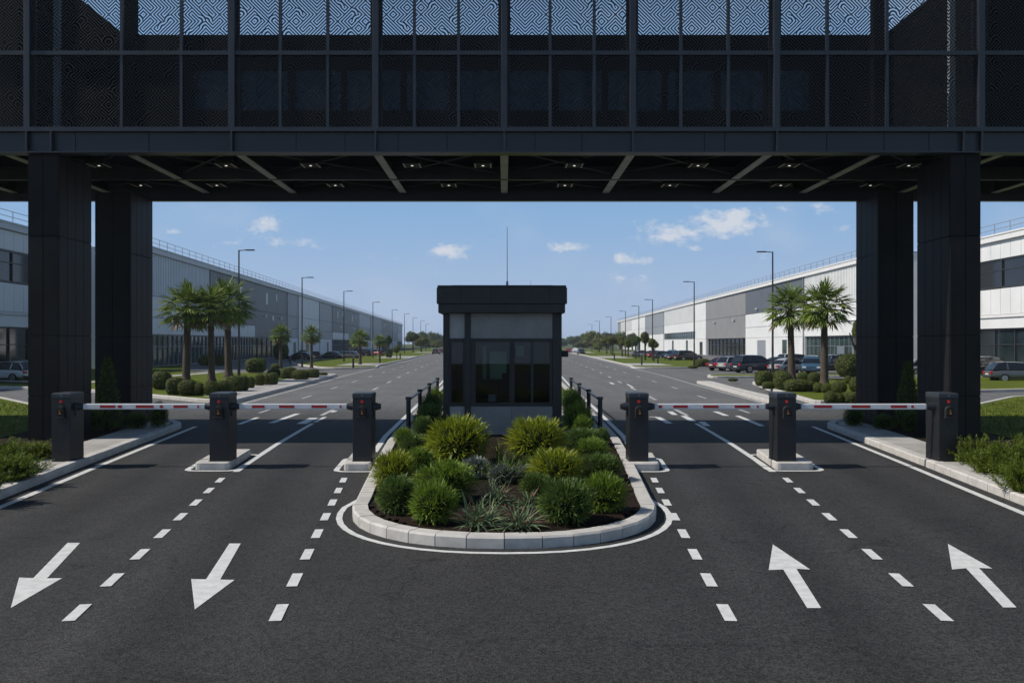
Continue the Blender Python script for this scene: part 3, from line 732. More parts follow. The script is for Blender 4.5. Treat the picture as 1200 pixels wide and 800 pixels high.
# ------------------------------------------------------------------ barrier gates
def cabinet(root, sides):
    W, D, Hc = .19, .27, 1.36
    mb = MB(); mb.box(-W, W, -D, D, .012, Hc - .10, 0, .012); mb.box(-W - .012, W + .012, -D - .012, D + .012, 0, .011); mb.build('cabinet', 'cabinet_paint', root)
    mb = MB(); z0 = Hc - .096
    mb.add([(-W - .004, -D - .004, z0), (W + .004, -D - .004, z0), (W + .004, D + .004, z0), (-W - .004, D + .004, z0),
            (-W - .004, -D - .004, Hc - .02), (W + .004, -D - .004, Hc - .02), (W + .004, D + .004, Hc - .02), (-W - .004, D + .004, Hc - .02),
            (-W + .02, -D + .03, Hc), (W - .02, -D + .03, Hc), (W - .02, D - .03, Hc), (-W + .02, D - .03, Hc)],
           [(0, 1, 5, 4), (1, 2, 6, 5), (2, 3, 7, 6), (3, 0, 4, 7), (4, 5, 9, 8), (5, 6, 10, 9), (6, 7, 11, 10), (7, 4, 8, 11), (8, 9, 10, 11), (3, 2, 1, 0)])
    mb.build('lid', 'cabinet_top', root)
    mb = MB(); mb.tube((0, -D - .002, Hc - .05), (0, -D - .008, Hc - .05), .012, n=8); mb.build('lock', 'rail_steel', root)
    # signal lamp
    mb = MB(); mb.tube((.0, -D, 1.185), (.0, -D - .025, 1.185), .03, .024, 12); mb.build('signal_lamp', 'red_led', root)
    # arched reader with a little amber display
    pr = [(-.085, .89), (.085, .89)] + [(.085 * math.cos(a), 1.02 + .085 * math.sin(a)) for a in [math.pi * i / 8 for i in range(9)]]
    n = len(pr); mb = MB()
    vs = [(x, -D, z) for x, z in pr] + [(x * .92, -D - .06, .985 + (z - .985) * .92) for x, z in pr]
    mb.add(vs, [tuple(range(n, 2 * n))] + [(i, (i + 1) % n, n + (i + 1) % n, n + i) for i in range(n)])
    mb.box(-.1, .1, -D - .10, -D - .001, .865, .888)
    rd = mb.build('card_reader', 'rubber', root, fix=True)
    mb = MB(); mb.box(-.045, .045, -D - .066, -D - .061, .925, 1.05); mb.build('reader_window', 'reader_face', rd)
    mb = MB(); mb.tube((.008, -D - .0665, .96), (.008, -D - .072, .96), .02, n=10); mb.tube((.004, -D - .0665, 1.01), (.004, -D - .072, 1.01), .012, n=10); mb.build('display_lamp', 'amber_led', rd)
    # faint round emblem pressed in the door
    mb = MB(); q = [(.028 * math.cos(R(200 + 28 * i)), .62 + .03 * math.sin(R(200 + 28 * i))) for i in range(9)]
    for a, b in zip(q, q[1:]): mb.tube((a[0], -D - .0015, a[1]), (b[0], -D - .0015, b[1]), .0035, n=5)
    mb.build('door_mark', 'cabinet_top', root)
    for sd in sides:
        mb = MB(); mb.tube((sd * W, -.05, 1.075), (sd * (W + .10), -.05, 1.075), .085, .075, 14); mb.tube((sd * (W + .10), -.05, 1.075), (sd * (W + .15), -.05, 1.075), .06, .06, 14)
        mb.tube((sd * W, -.05, .93), (sd * (W + .02), -.05, .93), .05, .05, 12)
        mb.build('boom_mount', 'collar_steel', root)
def boom(root, sd, x1, reds, cx, z=1.075):
    """arm along local x from the mount to local x1, with inset red flashes (world x of each end)"""
    a = sd * (.19 + .15); mb = MB()
    x0_, x1_ = min(a, x1), max(a, x1)
    mb.box(x0_, x1_, -.085, -.015, z - .058, z + .058, 0, .02)
    arm = mb.build('boom_arm', 'boom_white', root)
    for r0, r1 in reds:
        mb = MB(); mb.box(r0 - cx, r1 - cx, -.0885, -.0865, z - .027, z + .027); mb.build('red_flash', 'boom_red', arm)
        mb = MB(); mb.box(r0 - cx, r1 - cx, -.0135, -.0115, z - .027, z + .027); mb.build('red_flash', 'boom_red', arm)
GR = 'boom barriers across the entrance lanes'
def px2x(p, Y): return (p - CX) * Y / F
def gate(cx, y, label, sides, arm=None, reds=(), gname='barrier_gate'):
    t = thing(gname, label, 'barrier', (cx, y, KZ), 0, GR)
    cabinet(t, sides)
    if arm: boom(t, arm[0], arm[1] - cx, [(px2x(a, y - .09), px2x(b, y - .09)) for a, b in reds], cx)
    return t
YC = 17.25
gate(-8.82, YC, 'leftmost black barrier cabinet with striped boom standing on the left pavement', [1], (1, -6.02), [(117, 135), (138, 143), (159, 180), (187, 191), (203, 220), (231, 233)])
gate(-5.68, YC, 'black barrier cabinet on concrete plinth between the two left lanes', [-1, 1], (1, -3.16), [(295, 310), (327, 345), (365, 383), (398, 400)])
gate(-2.83, YC, 'black barrier post holding the boom end at the left side of the planter', [-1, 1])
gate(2.68, YC, 'black barrier cabinet with boom at the right side of the planter', [-1, 1], (1, 5.26), [(772, 776), (789, 806), (824, 842), (861, 879), (887, 889)])
gate(5.62, YC, 'black barrier post between the two right lanes holding two boom ends', [-1, 1])
gate(8.84, YC, 'rightmost black barrier cabinet with striped boom standing on the right pavement', [-1], (-1, 5.97), [(954, 975), (998, 1020), (1044, 1063), (1068, 1071)])
# plinths
def plinth(poly, name, lab):
    mb = MB(); pr = rounded(ccw(poly), .1, 3); q = inset(pr, .02); n = len(pr)
    vs = [(*p, -.01) for p in pr] + [(*p, KZ - .022) for p in pr] + [(*p, KZ - .001) for p in q]
    mb.add(vs, [(i, (i + 1) % n, n + (i + 1) % n, n + i) for i in range(n)] + [(n + i, n + (i + 1) % n, 2 * n + (i + 1) % n, 2 * n + i) for i in range(n)] + [tuple(range(2 * n, 3 * n))])
    o = mb.build(name, 'concrete_kerb', kind='structure')
    mb = MB(); out = inset(pr, -.09); o2 = inset(pr, -.2)
    mb.add([(*p, .0045) for p in out] + [(*p, .0045) for p in o2], [(i, n + i, n + (i + 1) % n, (i + 1) % n) for i in range(n)])
    mb.build('plinth_outline', 'paint_white', kind='structure', fix=True)
plinth([(-6.12, 16.85), (-5.42, 16.85), (-5.62, 19.0), (-6.35, 19.0)], 'barrier_plinth', '')
plinth([(6.12, 16.85), (5.36, 16.85), (5.6, 19.0), (6.35, 19.0)], 'barrier_plinth', '')
plinth([(-3.16, 16.75), (-2.62, 16.75), (-2.76, 18.4), (-3.28, 18.4)], 'barrier_plinth', '')
plinth([(3.05, 16.75), (2.46, 16.75), (2.76, 18.4), (3.2, 18.4)], 'barrier_plinth', '')

# ------------------------------------------------------------------ plants
def blade(mb, b, d, L, w, droop, mi=0, n=3, tipmi=None, fold=True):
    """a tapering, drooping leaf"""
    b = Vector(b); d = Vector(d).normalized(); side = d.cross(Vector((0, 0, 1)))
    if side.length < .05: side = Vector((1, 0, 0))
    side.normalize(); side = (Matrix.Rotation(rng.uniform(-.7, .7), 3, d) @ side)
    vs = []; p = b.copy()
    for i in range(n + 1):
        t = i / n; ww = w * (.55 + 1.1 * t) * (1 - t) ** .7 if i < n else 0
        if i < n: vs += [p - side * ww / 2, p + side * ww / 2]
        else: vs.append(p.copy())
        d = (d + Vector((0, 0, -droop / n))).normalized(); p = p + d * L / n
    fs = [(2 * i, 2 * i + 1, 2 * i + 3, 2 * i + 2) for i in range(n - 1)] + [(2 * n - 2, 2 * n - 1, 2 * n)]
    mb.add(vs, fs[:-1], mi, True); mb.add(vs, fs[-1:], mi if tipmi is None else tipmi, True)
def rand_dir(zmin=-.2):
    while True:
        v = Vector((rng.gauss(0, 1), rng.gauss(0, 1), rng.gauss(0, 1)))
        if v.length > .1:
            v.normalize()
            if v.z > zmin: return v
def ellipsoid(mb, rx, ry, rz, c=(0, 0, 0), mi=0, nz=.12, nu=18, nv=10, pw=1.0, zcut=-.9, seed=0):
    vs = []
    for j in range(nv + 1):
        th = math.pi * j / nv
        for i in range(nu):
            ph = 2 * math.pi * i / nu
            v = Vector((math.sin(th) * math.cos(ph), math.sin(th) * math.sin(ph), math.cos(th)))
            if pw != 1: v = Vector([math.copysign(abs(q) ** pw, q) for q in v])
            k = 1 + nz * mnoise.noise(v * 2.2 + Vector((seed, seed * 2, 1)))
            vs.append((c[0] + v.x * rx * k, c[1] + v.y * ry * k, c[2] + max(v.z, zcut) * rz * k))
    mb.add(vs, [(j * nu + i, (j + 1) * nu + i, (j + 1) * nu + (i + 1) % nu, j * nu + (i + 1) % nu) for j in range(nv) for i in range(nu)], mi, True)
def spiky(name, leaf, nb=950, seed=0, L=(.30, .55), w=.055, droop=.25, flat=.8):
    """unit mound (radius 1, height ~1.5 above z=0) of radiating leaves: returns (foliage mesh, core mesh)"""
    global rng
    rng = random.Random(seed)
    mb = MB()
    for k in range(nb):
        d = rand_dir(-.8); u = rng.uniform(.62, .82) if rng.random() < .8 else rng.uniform(.4, .62)
        lump = 1 + .16 * mnoise.noise(d * 2.1 + Vector((seed, 0, 0)))
        b = Vector((d.x * u, d.y * u, .62 + d.z * u * flat)) * lump
        dd = (d + Vector((0, 0, .45)) + Vector((rng.gauss(0, .38), rng.gauss(0, .38), rng.gauss(0, .3))))
        blade(mb, b, dd, rng.uniform(*L), w * rng.uniform(.7, 1.2), droop * rng.uniform(.3, 1.6))
    f = mb.build(name, leaf)
    c = MB(); ellipsoid(c, .62, .62, .52, (0, 0, .62), seed=seed)
    c.tube((0, 0, -.1), (0, 0, .3), .06, .05); g = c.build('stems', 'stem')
    me, mc = f.data, g.data
    bpy.data.objects.remove(f); bpy.data.objects.remove(g)
    return me, mc
SP = {'green': [spiky('foliage', 'shrub_leaf', 2300, 11, (.16, .36), .045), spiky('foliage', 'shrub_leaf', 2300, 12, (.15, .34), .042)],
      'gold': [spiky('foliage', 'shrub_leaf_gold', 2400, 13, (.16, .38), .045)],
      'dark': [spiky('foliage', 'shrub_leaf_dark', 2400, 14, (.15, .32), .040), spiky('foliage', 'shrub_leaf_dark', 2300, 15, (.16, .36), .042)],
      'silver': [spiky('foliage', 'silver_leaf', 900, 18, (.2, .42), .075, .3, .6)]}
def plumes(name, leaf, seed, n=170):
    global rng
    rng = random.Random(seed); mb = MB()
    for k in range(n):
        a = rng.uniform(0, 6.283); e = rng.uniform(.12, 1.35); L_ = rng.uniform(.65, 1.05) * (1 if e < .9 else .95)
        b = Vector((rng.gauss(0, .22), rng.gauss(0, .22), .02)); d = Vector((math.cos(a) * math.cos(e), math.sin(a) * math.cos(e), math.sin(e)))
        p = b.copy(); ns = 11
        for q in range(ns):
            d = (d + Vector((rng.gauss(0, .05), rng.gauss(0, .05), .05 if q < 5 else -.05))).normalized(); p2 = p + d * L_ / ns
            if q > 1:
                for z in range(5):
                    r = Vector((rng.gauss(0, 1), rng.gauss(0, 1), rng.gauss(0, 1))).normalized()
                    blade(mb, p + (p2 - p) * rng.random(), d * .9 + r * .75, .16 * (1.25 - q / ns) + .05, .03, .15, 0, 2)
            p = p2
    f = mb.build(name, leaf); me = f.data; bpy.data.objects.remove(f)
    c = MB(); ellipsoid(c, .5, .5, .36, (0, 0, .3), seed=seed); g = c.build('stems', 'stem'); mc = g.data; bpy.data.objects.remove(g)
    return me, mc
SP['juniper'] = [plumes('foliage', 'juniper_leaf', 71), plumes('foliage', 'juniper_leaf', 72)]
# grassy clump and aloe
def clump(name, mats, n, seed, L, w, up, droop, redp=0.0, spread=.12):
    global rng
    rng = random.Random(seed); mb = MB()
    for k in range(n):
        a = rng.uniform(0, 6.283); e = rng.uniform(*up); d = (math.cos(a) * math.cos(e), math.sin(a) * math.cos(e), math.sin(e))
        b = (rng.gauss(0, spread), rng.gauss(0, spread), .02)
        red = 1 if rng.random() < redp else 0
        blade(mb, b, d, rng.uniform(*L), w * rng.uniform(.7, 1.2), droop * rng.uniform(.4, 1.5), red, 5)
    o = mb.build(name, mats); me = o.data; bpy.data.objects.remove(o); return me
ALOE = [clump('leaves', ['aloe_leaf', 'aloe_red'], 170, 21, (.8, 1.45), .085, (.1, 1.35), 1.05, .12, .16), clump('leaves', ['aloe_leaf', 'aloe_red'], 180, 22, (.75, 1.4), .08, (.15, 1.4), 1.1, .07, .2)]
GRASSY = [clump('leaves', ['shrub_leaf_dark', 'aloe_red'], 260, 23, (.8, 1.4), .05, (.35, 1.5), .5, .03, .2), clump('leaves', ['shrub_leaf', 'aloe_red'], 60, 24, (.6, 1.5), .045, (.6, 1.5), .35, .05, .1)]
rng = random.Random(99)
def obj_from(me, name, parent, loc=(0, 0, 0)):
    o = bpy.data.objects.new(name, me); col.objects.link(o); o.parent = parent; o.location = loc; return o
def place_box(bx, z):
    """pixel box x0,x1,y0,y1 -> ground point, half width, height (metres)"""
    x0, x1, y0, y1 = bx; c = G((x0 + x1) / 2, y1, z); hw = (x1 - x0) / 2 * c.y / F
    c2 = G((x0 + x1) / 2, y1 - 0, z)
    h = (y1 - y0) * c.y / F
    return c2, hw, h
def shrub(kind, bx, label, z=.12, name='spiky_shrub', cat='shrub', group='shrubs in the central planter', var=0, grow=1.2):
    c, hw, h = place_box(bx, z)
    c.y += hw * .55; c.x *= (c.y) / (c.y - hw * .55)
    me, mc = SP[kind][var % len(SP[kind])]
    t = thing(name, label, cat, (c.x, c.y, z), rng.uniform(0, 6.28), group)
    s = hw / .98 * grow; t.scale = (s, s, h / 1.62 * grow)
    obj_from(me, 'foliage', t); obj_from(mc, 'stems', t)
    return t
def rosette(me, bx, label, name, cat, z=.13, group='shrubs in the central planter', k=1.0):
    c, hw, h = place_box(bx, z); c.y += hw * .5; c.x *= c.y / (c.y - hw * .5)
    t = obj_from(me, name, None, c); t.rotation_euler = (0, 0, rng.uniform(0, 6.28)); s = hw * 1.15 * k; t.scale = (s, s, s * 1.0)
    tag(t, label, cat, group); return t
shrub('gold', (502, 571, 491, 546), 'big yellow green spiky shrub in the planter in front of the booth, left')
shrub('gold', (597, 661, 492, 541), 'big yellow green spiky shrub in the planter in front of the booth, right')
shrub('gold', (622, 681, 529, 573), 'yellow green spiky shrub behind the front right shrub of the planter')
shrub('dark', (632, 694, 564, 616), 'dark green feathery shrub at the front right of the planter beside the aloes')
shrub('green', (683, 733, 557, 603), 'green spiky shrub nearest the right front curve of the planter kerb')
shrub('dark', (676, 728, 534, 566), 'green shrub along the right planter kerb, middle of the row', var=1)
shrub('green', (672, 712, 515, 542), 'green shrub along the right planter kerb, towards the railing', var=1)
shrub('dark', (660, 705, 503, 528), 'low green shrub at the foot of the right railing post')
shrub('green', (482, 535, 567, 616), 'bright green spiky shrub at the front left of the planter, low in front', var=1)
shrub('green', (486, 556, 543, 592), 'wide yellow green shrub left of the silver plants in the planter')
shrub('dark', (443, 488, 560, 604), 'dark green feathery shrub nearest the left front curve of the planter kerb', var=1)
shrub('gold', (438, 484, 531, 576), 'yellow green shrub against the left planter kerb beside the barrier')
shrub('green', (476, 508, 526, 552), 'small green shrub left of the big left shrub in the planter')
shrub('dark', (468, 508, 510, 536), 'dull green shrub at the left planter kerb near the railing post', var=0)
shrub('silver', (542, 574, 535, 562), 'silver grey mound between the shrubs in the planter centre', name='silver_plant', cat='plant')
shrub('silver', (606, 632, 544, 566), 'small silver grey plant beside the right big shrub', name='silver_plant', cat='plant')
shrub('silver', (664, 690, 552, 566), 'low silver grey plant on the right of the planter', name='silver_plant', cat='plant')
shrub('dark', (610, 645, 556, 584), 'grey green fine mound behind the front right shrub', var=1)
rosette(GRASSY[0], (566, 616, 524, 567), 'dark green grassy clump in the middle of the planter', 'grass_clump', 'plant')
rosette(GRASSY[1], (570, 600, 498, 540), 'thin tall grassy sprout in front of the booth wall', 'grass_clump', 'plant', k=1.2)
rosette(GRASSY[1], (548, 572, 506, 545), 'thin reddish grass behind the silver mound', 'grass_clump', 'plant')
rosette(ALOE[0], (582, 636, 572, 622), 'grey green aloe with long red tipped leaves, front centre of planter', 'aloe', 'aloe', group='aloes in the planter')
rosette(ALOE[1], (530, 592, 574, 620), 'grey green aloe at the front of the planter, left of centre', 'aloe', 'aloe', group='aloes in the planter')
rosette(ALOE[1], (556, 604, 556, 592), 'grey green aloe behind the two front aloes', 'aloe', 'aloe', group='aloes in the planter')
rosette(ALOE[0], (600, 636, 556, 594), 'aloe with reddish leaves behind the front centre aloe', 'aloe', 'aloe', group='aloes in the planter')
shrub('silver', (574, 602, 544, 568), 'silver grey plant just left of the right silver plant, behind the aloes', name='silver_plant', cat='plant')
shrub('silver', (520, 546, 558, 578), 'silver grey plant right of the wide left shrub, lower than the other silver ones', name='silver_plant', cat='plant')
rosette(GRASSY[0], (604, 632, 514, 548), 'grassy clump left of the right big shrub', 'grass_clump', 'plant', k=.8)
rosette(ALOE[1], (625, 660, 552, 580), 'small aloe half hidden behind the front right shrub', 'aloe', 'aloe', group='aloes in the planter', k=.8)
rosette(ALOE[0], (500, 534, 548, 572), 'small aloe between the left shrubs of the planter', 'aloe', 'aloe', group='aloes in the planter', k=.8)
rosette(ALOE[0], (558, 590, 582, 612), 'low aloe between the two front aloes', 'aloe', 'aloe', group='aloes in the planter', k=.9)
# hedge mounds beside the booth
for i, bx in enumerate(((486, 522, 474, 512), (462, 484, 502, 522), (492, 518, 462, 492), (500, 520, 456, 480), (484, 506, 488, 516))):
    shrub('green' if i % 2 else 'dark', bx, 'green hedge mound between left railing and booth, %s from the left' % ['fourth', 'first', 'third', 'last', 'second'][i], name='hedge_mound', group='hedge mounds beside the booth', var=i)
for i, bx in enumerate(((660, 694, 474, 512), (694, 714, 502, 522), (660, 686, 462, 490), (658, 680, 456, 480), (672, 694, 488, 516))):
    shrub('dark' if i % 2 else 'green', bx, 'green hedge mound between right railing and booth, %s from the right' % ['third', 'first', 'fourth', 'last', 'second'][i], name='hedge_mound', group='hedge mounds beside the booth', var=i)
# junipers at the side beds
for i, bx in enumerate(((-22, 26, 506, 556), (18, 62, 512, 540), (-60, -5, 512, 585), (-14, 40, 524, 566))):
    shrub('juniper', bx, 'feathery green juniper in the left bed, %s' % ['beside the front pillar', 'touching the barrier cabinet', 'cut by the photo edge', 'lowest in front'][i], name='juniper', group='junipers in the left bed', var=i, grow=1.45)
for i, bx in enumerate(((1122, 1168, 498, 546), (1150, 1212, 500, 560), (1176, 1230, 520, 580), (1140, 1176, 514, 556), (1185, 1216, 496, 540))):
    shrub('juniper', bx, 'feathery green juniper in the right bed, %s' % ['behind the barrier cabinet', 'middle of the row', 'nearest the photo edge', 'small one at the pavement edge', 'at the back by the lawn'][i], name='juniper', group='junipers in the right bed', var=i, grow=1.25)
for i, bx in enumerate(((96, 122, 478, 506), (176, 196, 472, 502), (148, 172, 484, 503), (1058, 1080, 482, 506), (990, 1012, 478, 500), (1024, 1046, 486, 504))):
    shrub('dark', bx, 'dark low shrub at the foot of the back pillar, %s' % ['left bed, outer side', 'left bed, road side', 'left bed, in front', 'right bed, outer side', 'right bed, road side', 'right bed, in front'][i], name='low_shrub', group='low shrubs at the back pillars', var=i)

# conical shrubs
def cone_mesh(seed):
    global rng
    rng = random.Random(seed); mb = MB()
    mb.lathe([(.02, 0), (.25, .05), (.22, .4), (.05, .95), (0, 1)], 12, mi=1)
    for k in range(1500):
        z = rng.random() ** 1.3; r = .30 * (1 - z) ** .8 + .02; a = rng.uniform(0, 6.283); d = Vector((math.cos(a), math.sin(a), .6))
        r *= 1 + .25 * mnoise.noise(Vector((math.cos(a) * 2, math.sin(a) * 2, z * 5)))
        blade(mb, (math.cos(a) * r * .85, math.sin(a) * r * .85, z * .93 + .02), d + Vector((rng.gauss(0, .4), rng.gauss(0, .4), rng.gauss(0, .3))), .09, .028, .2, 0, 2)
    o = mb.build('foliage', ['juniper_leaf', 'bush_core']); me = o.data; bpy.data.objects.remove(o); return me
CONE = cone_mesh(31)
for (x, yb, Hh, lab) in ((126, 503, 2.0, 'tall narrow conical evergreen beside the left back pillar'), (1064, 503, 1.9, 'tall narrow conical evergreen in shade by the right back pillar')):
    c = G(x, yb, .12); t = thing('conical_shrub', lab, 'shrub', (c.x, c.y, .12), 0, 'conical evergreens by the back pillars'); t.scale = (Hh * .62, Hh * .62, Hh); obj_from(CONE, 'foliage', t)
    mb = MB(); mb.tube((0, 0, -.05), (0, 0, .2), .03); mb.build('trunk', 'bark', t)

# clipped bushes
def bush_mesh(seed, pw, n=1700, leaf='bush_leaf'):
    global rng
    rng = random.Random(seed); mb = MB()
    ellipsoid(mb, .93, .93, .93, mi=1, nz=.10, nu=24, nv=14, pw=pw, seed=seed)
    for k in range(n):
        d = rand_dir(-.85); v = Vector([math.copysign(abs(q) ** pw, q) for q in d])
        v *= (1 + .10 * mnoise.noise(d * 2.2 + Vector((seed, seed * 2, 1)))) * rng.uniform(.93, 1.01)
        t = d.orthogonal().normalized(); t = Matrix.Rotation(rng.uniform(0, 6.28), 3, d) @ t
        nrm = (d + Vector((rng.gauss(0, .5), rng.gauss(0, .5), rng.gauss(0, .5)))).normalized(); t = (t - nrm * t.dot(nrm)).normalized(); b = nrm.cross(t)
        s = rng.uniform(.035, .065)
        mb.add([v - t * s * 1.5, v + b * s * .7, v + t * s * 1.5, v - b * s * .7], [(0, 1, 2, 3)])
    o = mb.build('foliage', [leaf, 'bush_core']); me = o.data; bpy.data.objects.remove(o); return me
BUSH = [bush_mesh(41, 1.0), bush_mesh(42, .72), bush_mesh(43, .85)]
def bush(bx, label, var=0, group=None, z=.13, name='clipped_bush'):
    c, hw, h = place_box(bx, z); c.y += hw * .6; c.x *= c.y / (c.y - hw * .6)
    o = obj_from(BUSH[var], name, None, (c.x, c.y, z + h * .48)); o.scale = (hw, hw * 1.0, h * .52); o.rotation_euler = (0, 0, rng.uniform(0, 6.28) if var == 0 else rng.uniform(-.25, .25))
    tag(o, label, 'bush', group); return o
GL, GRt = 'clipped bushes on the left palm island', 'clipped bushes on the right palm island'
rng = random.Random(5)
for bx, v, lab in (((176, 202, 434, 457), 0, 'round clipped bush at the left end of the row, beside the back pillar'),
                   ((195, 216, 442, 463), 1, 'boxy clipped bush, second from the left in front of the left palms'),
                   ((209, 233, 445, 464), 2, 'clipped bush directly in front of the leftmost palm trunk'),
                   ((226, 241, 448, 464), 0, 'small round clipped bush between the first and second left palms'),
                   ((238, 256, 446, 464), 0, 'clipped bush in front of the second left palm trunk'),
                   ((250, 271, 446, 463), 2, 'clipped bush just left of the barrier cabinet top'),
                   ((264, 286, 440, 459), 1, 'clipped bush behind the barrier cabinet, in front of the third left palm'),
                   ((281, 292, 440, 458), 2, 'narrow clipped bush at the foot of the nearest left lamp'),
                   ((289, 299, 441, 455), 2, 'short clipped hedge lump right of the nearest left lamp'),
                   ((288, 312, 419, 437), 1, 'tall rounded topiary bush on the lawn right of the nearest left lamp'),
                   ((298, 311, 438, 452), 2, 'hedge lump, third from the right end of the front hedge'),
                   ((308, 319, 438, 451), 2, 'hedge lump, second from the right end of the front hedge'),
                   ((314, 326, 436, 451), 1, 'hedge lump at the right end of the front hedge'),
                   ((317, 328, 426, 433), 0, 'small round bush left of the fourth palm'),
                   ((313, 330, 432, 441), 1, 'low hedge piece in front of the fourth left palm'),
                   ((329, 348, 430, 444), 1, 'boxy bush left of the second left lamp'),
                   ((342, 363, 433, 445), 2, 'clipped bush directly in front of the second left lamp'),
                   ((359, 374, 432, 443), 1, 'clipped bush at the far tip of the left palm island'),
                   ((232, 247, 416, 429), 0, 'dark round bush at the left facade, left one of two'),
                   ((251, 266, 415, 429), 0, 'dark round bush at the left facade, right one of two'),
                   ((348, 361, 410, 420), 0, 'round bush by the dark cars at the left facade'),
                   ((320, 338, 400, 422), 0, 'tall ball bush behind the fourth left palm')):
    bush(bx, lab, v, GL)
for bx, v, lab in (((885, 905, 434, 453), 1, 'large boxy bush at the left end of the right island'),
                   ((893, 908, 447, 456), 1, 'low boxy bush at the foot of the nearest right lamp'),
                   ((907, 929, 436, 457), 2, 'round topped bush left of the left right-hand palm'),
                   ((919, 949, 444, 459), 1, 'long clipped bush in front of the farther right palm trunk'),
                   ((941, 956, 446, 458), 0, 'clipped bush between the two right palms'),
                   ((953, 965, 448, 460), 0, 'small clipped bush left of the nearer right palm trunk'),
                   ((962, 977, 449, 461), 0, 'clipped bush in front of the nearer right palm trunk'),
                   ((974, 992, 446, 462), 0, 'clipped bush right of the nearer right palm trunk'),
                   ((979, 1010, 414, 443), 0, 'largest round bush, on the right lawn beside the back pillar'),
                   ((995, 1014, 441, 460), 0, 'round bush below the largest one, touching the back pillar'),
                   ((989, 998, 440, 450), 0, 'tiny dark round bush below the largest round bush'),
                   ((965, 981, 458, 474), 0, 'front bush nearest the slip road, left one'),
                   ((975, 989, 460, 474), 0, 'front bush nearest the slip road, second one'),
                   ((984, 1012, 459, 474), 1, 'long front bush beside the right back pillar'),
                   ((934, 948, 436, 446), 2, 'bush behind the long one between the right palms'),
                   ((947, 962, 436, 448), 2, 'yellowish bush beside the parked blue car'),
                   ((815, 832, 420, 430), 1, 'boxy hedge beyond the side road by the red tailed car'),
                   ((905, 925, 434, 446), 2, 'bush behind the nearest right lamp')):
    bush(bx, lab, v, GRt)
for s, (x, y) in ((1, (859, 447)), (1, (812, 432)), (-1, (378, 440))):
    bush((x - 6, x + 6, y - 4, y), 'tiny low yellow green plant at the kerb corner, %s' % {859: 'right island', 812: 'right side road', 378: 'left island tip'}[x], 0, None, name='low_plant')

# palms
def palm_meshes(seed, nf=48):
    global rng
    rng = random.Random(seed)
    cr = MB()
    for k in range(nf):
        a = k * 2.39996 + rng.uniform(-.25, .25); e = R(88) - (k / nf) ** .8 * R(128) + rng.uniform(-.12, .12)
        d = Vector((math.cos(a) * math.cos(e), math.sin(a) * math.cos(e), math.sin(e)))
        Lp = rng.uniform(.55, .75); p0 = Vector((0, 0, 0)) + d * .05; mid = p0 + d * Lp * .55; p1 = mid + (d + Vector((0, 0, -.18))).normalized() * Lp * .45
        cr.tube(p0, mid, .02, .015, 5, cap=False); cr.tube(mid, p1, .015, .01, 5, cap=False)
        ax = (p1 - mid).normalized(); sd = ax.cross(Vector((0, 0, 1)));
        if sd.length < .1: sd = Vector((1, 0, 0))
        sd.normalize(); nseg = 17; dry = 1 if (e < R(-28) and rng.random() < .5) else 0
        for q in range(nseg):
            f = (q / (nseg - 1) - .5) * R(185)
            dd = (ax * math.cos(f) + sd * math.sin(f)).normalized()
            Lf = rng.uniform(.62, .78) * (1 - .25 * abs(f) / R(92))
            up = sd.cross(ax)
            blade(cr, p1, dd + up * rng.uniform(-.05, .12), Lf, .082, rng.uniform(.28, .8), dry, 4)
    f = cr.build('crown', ['palm_leaf', 'palm_dry'])
    tk = MB(); prof = []
    n = 40
    for i in range(n + 1):
        z = i / n; r = .165 - .05 * z + (.07 * math.exp(-((z - .0) / .05) ** 2)) + (.05 * math.exp(-((z - .93) / .07) ** 2)); r += .008 * (i % 2)
        prof.append((r, z * 4.6))
    prof.append((.03, 4.72)); tk.lathe(prof, 14)
    for k in range(60):                      # old leaf bases under the crown
        z = 4.6 - rng.random() ** 1.4 * .9; a = rng.uniform(0, 6.283); r = .15
        tk.add([(math.cos(a - .25) * r, math.sin(a - .25) * r, z), (math.cos(a + .25) * r, math.sin(a + .25) * r, z), (math.cos(a) * (r + .1), math.sin(a) * (r + .1), z + .16)], [(0, 1, 2)], 1)
    t = tk.build('trunk', ['bark', 'bark_dark'])
    mf, mt = f.data, t.data; bpy.data.objects.remove(f); bpy.data.objects.remove(t); return mf, mt
PALM = [palm_meshes(51), palm_meshes(52), palm_meshes(53)]
rng = random.Random(6)
def palm(x, yb, ytop, half, label, v=0):
    c = G(x, yb, .13); Hh = H0 + (CYH - ytop) * c.y / F - .13; r = half * c.y / F
    t = thing('palm_tree', label, 'palm tree', (c.x, c.y, .13), rng.uniform(0, 6.28), 'fan palms along the road')
    mf, mt = PALM[v]
    s = r / 1.22; zc = Hh - s * 1.15
    t.rotation_euler = (rng.uniform(-.035, .035), rng.uniform(-.035, .035), rng.uniform(0, 6.28))
    tr = obj_from(mt, 'trunk', t); tr.scale = (max(s, .75) * 1.0, max(s, .75) * 1.0, zc / 4.6)
    cr = obj_from(mf, 'crown', t, (0, 0, zc)); cr.scale = (s, s, s)
palm(218, 447, 332, 34, 'leftmost tall fan palm, its trunk rising behind the clipped bushes', 0)
palm(248, 447, 336, 30, 'middle fan palm of the left three, crown partly hidden by its neighbours', 1)
palm(268, 442, 329, 33, 'fan palm beside the nearest left lamp', 2)
palm(329, 432, 380, 14, 'small fan palm before the dark left facade', 1)
palm(365, 431, 382, 13, 'small fan palm just right of the second left lamp', 2)
palm(422, 427, 386, 13, 'small fan palm on the far left verge beside the third lamp', 0)
palm(445, 425, 392, 9, 'smallest fan palm on the far left verge beside the fourth lamp', 1)
palm(928, 445, 334, 32, 'farther tall fan palm of the right pair', 1)
palm(966, 452, 330, 34, 'nearer tall fan palm of the right pair', 0)

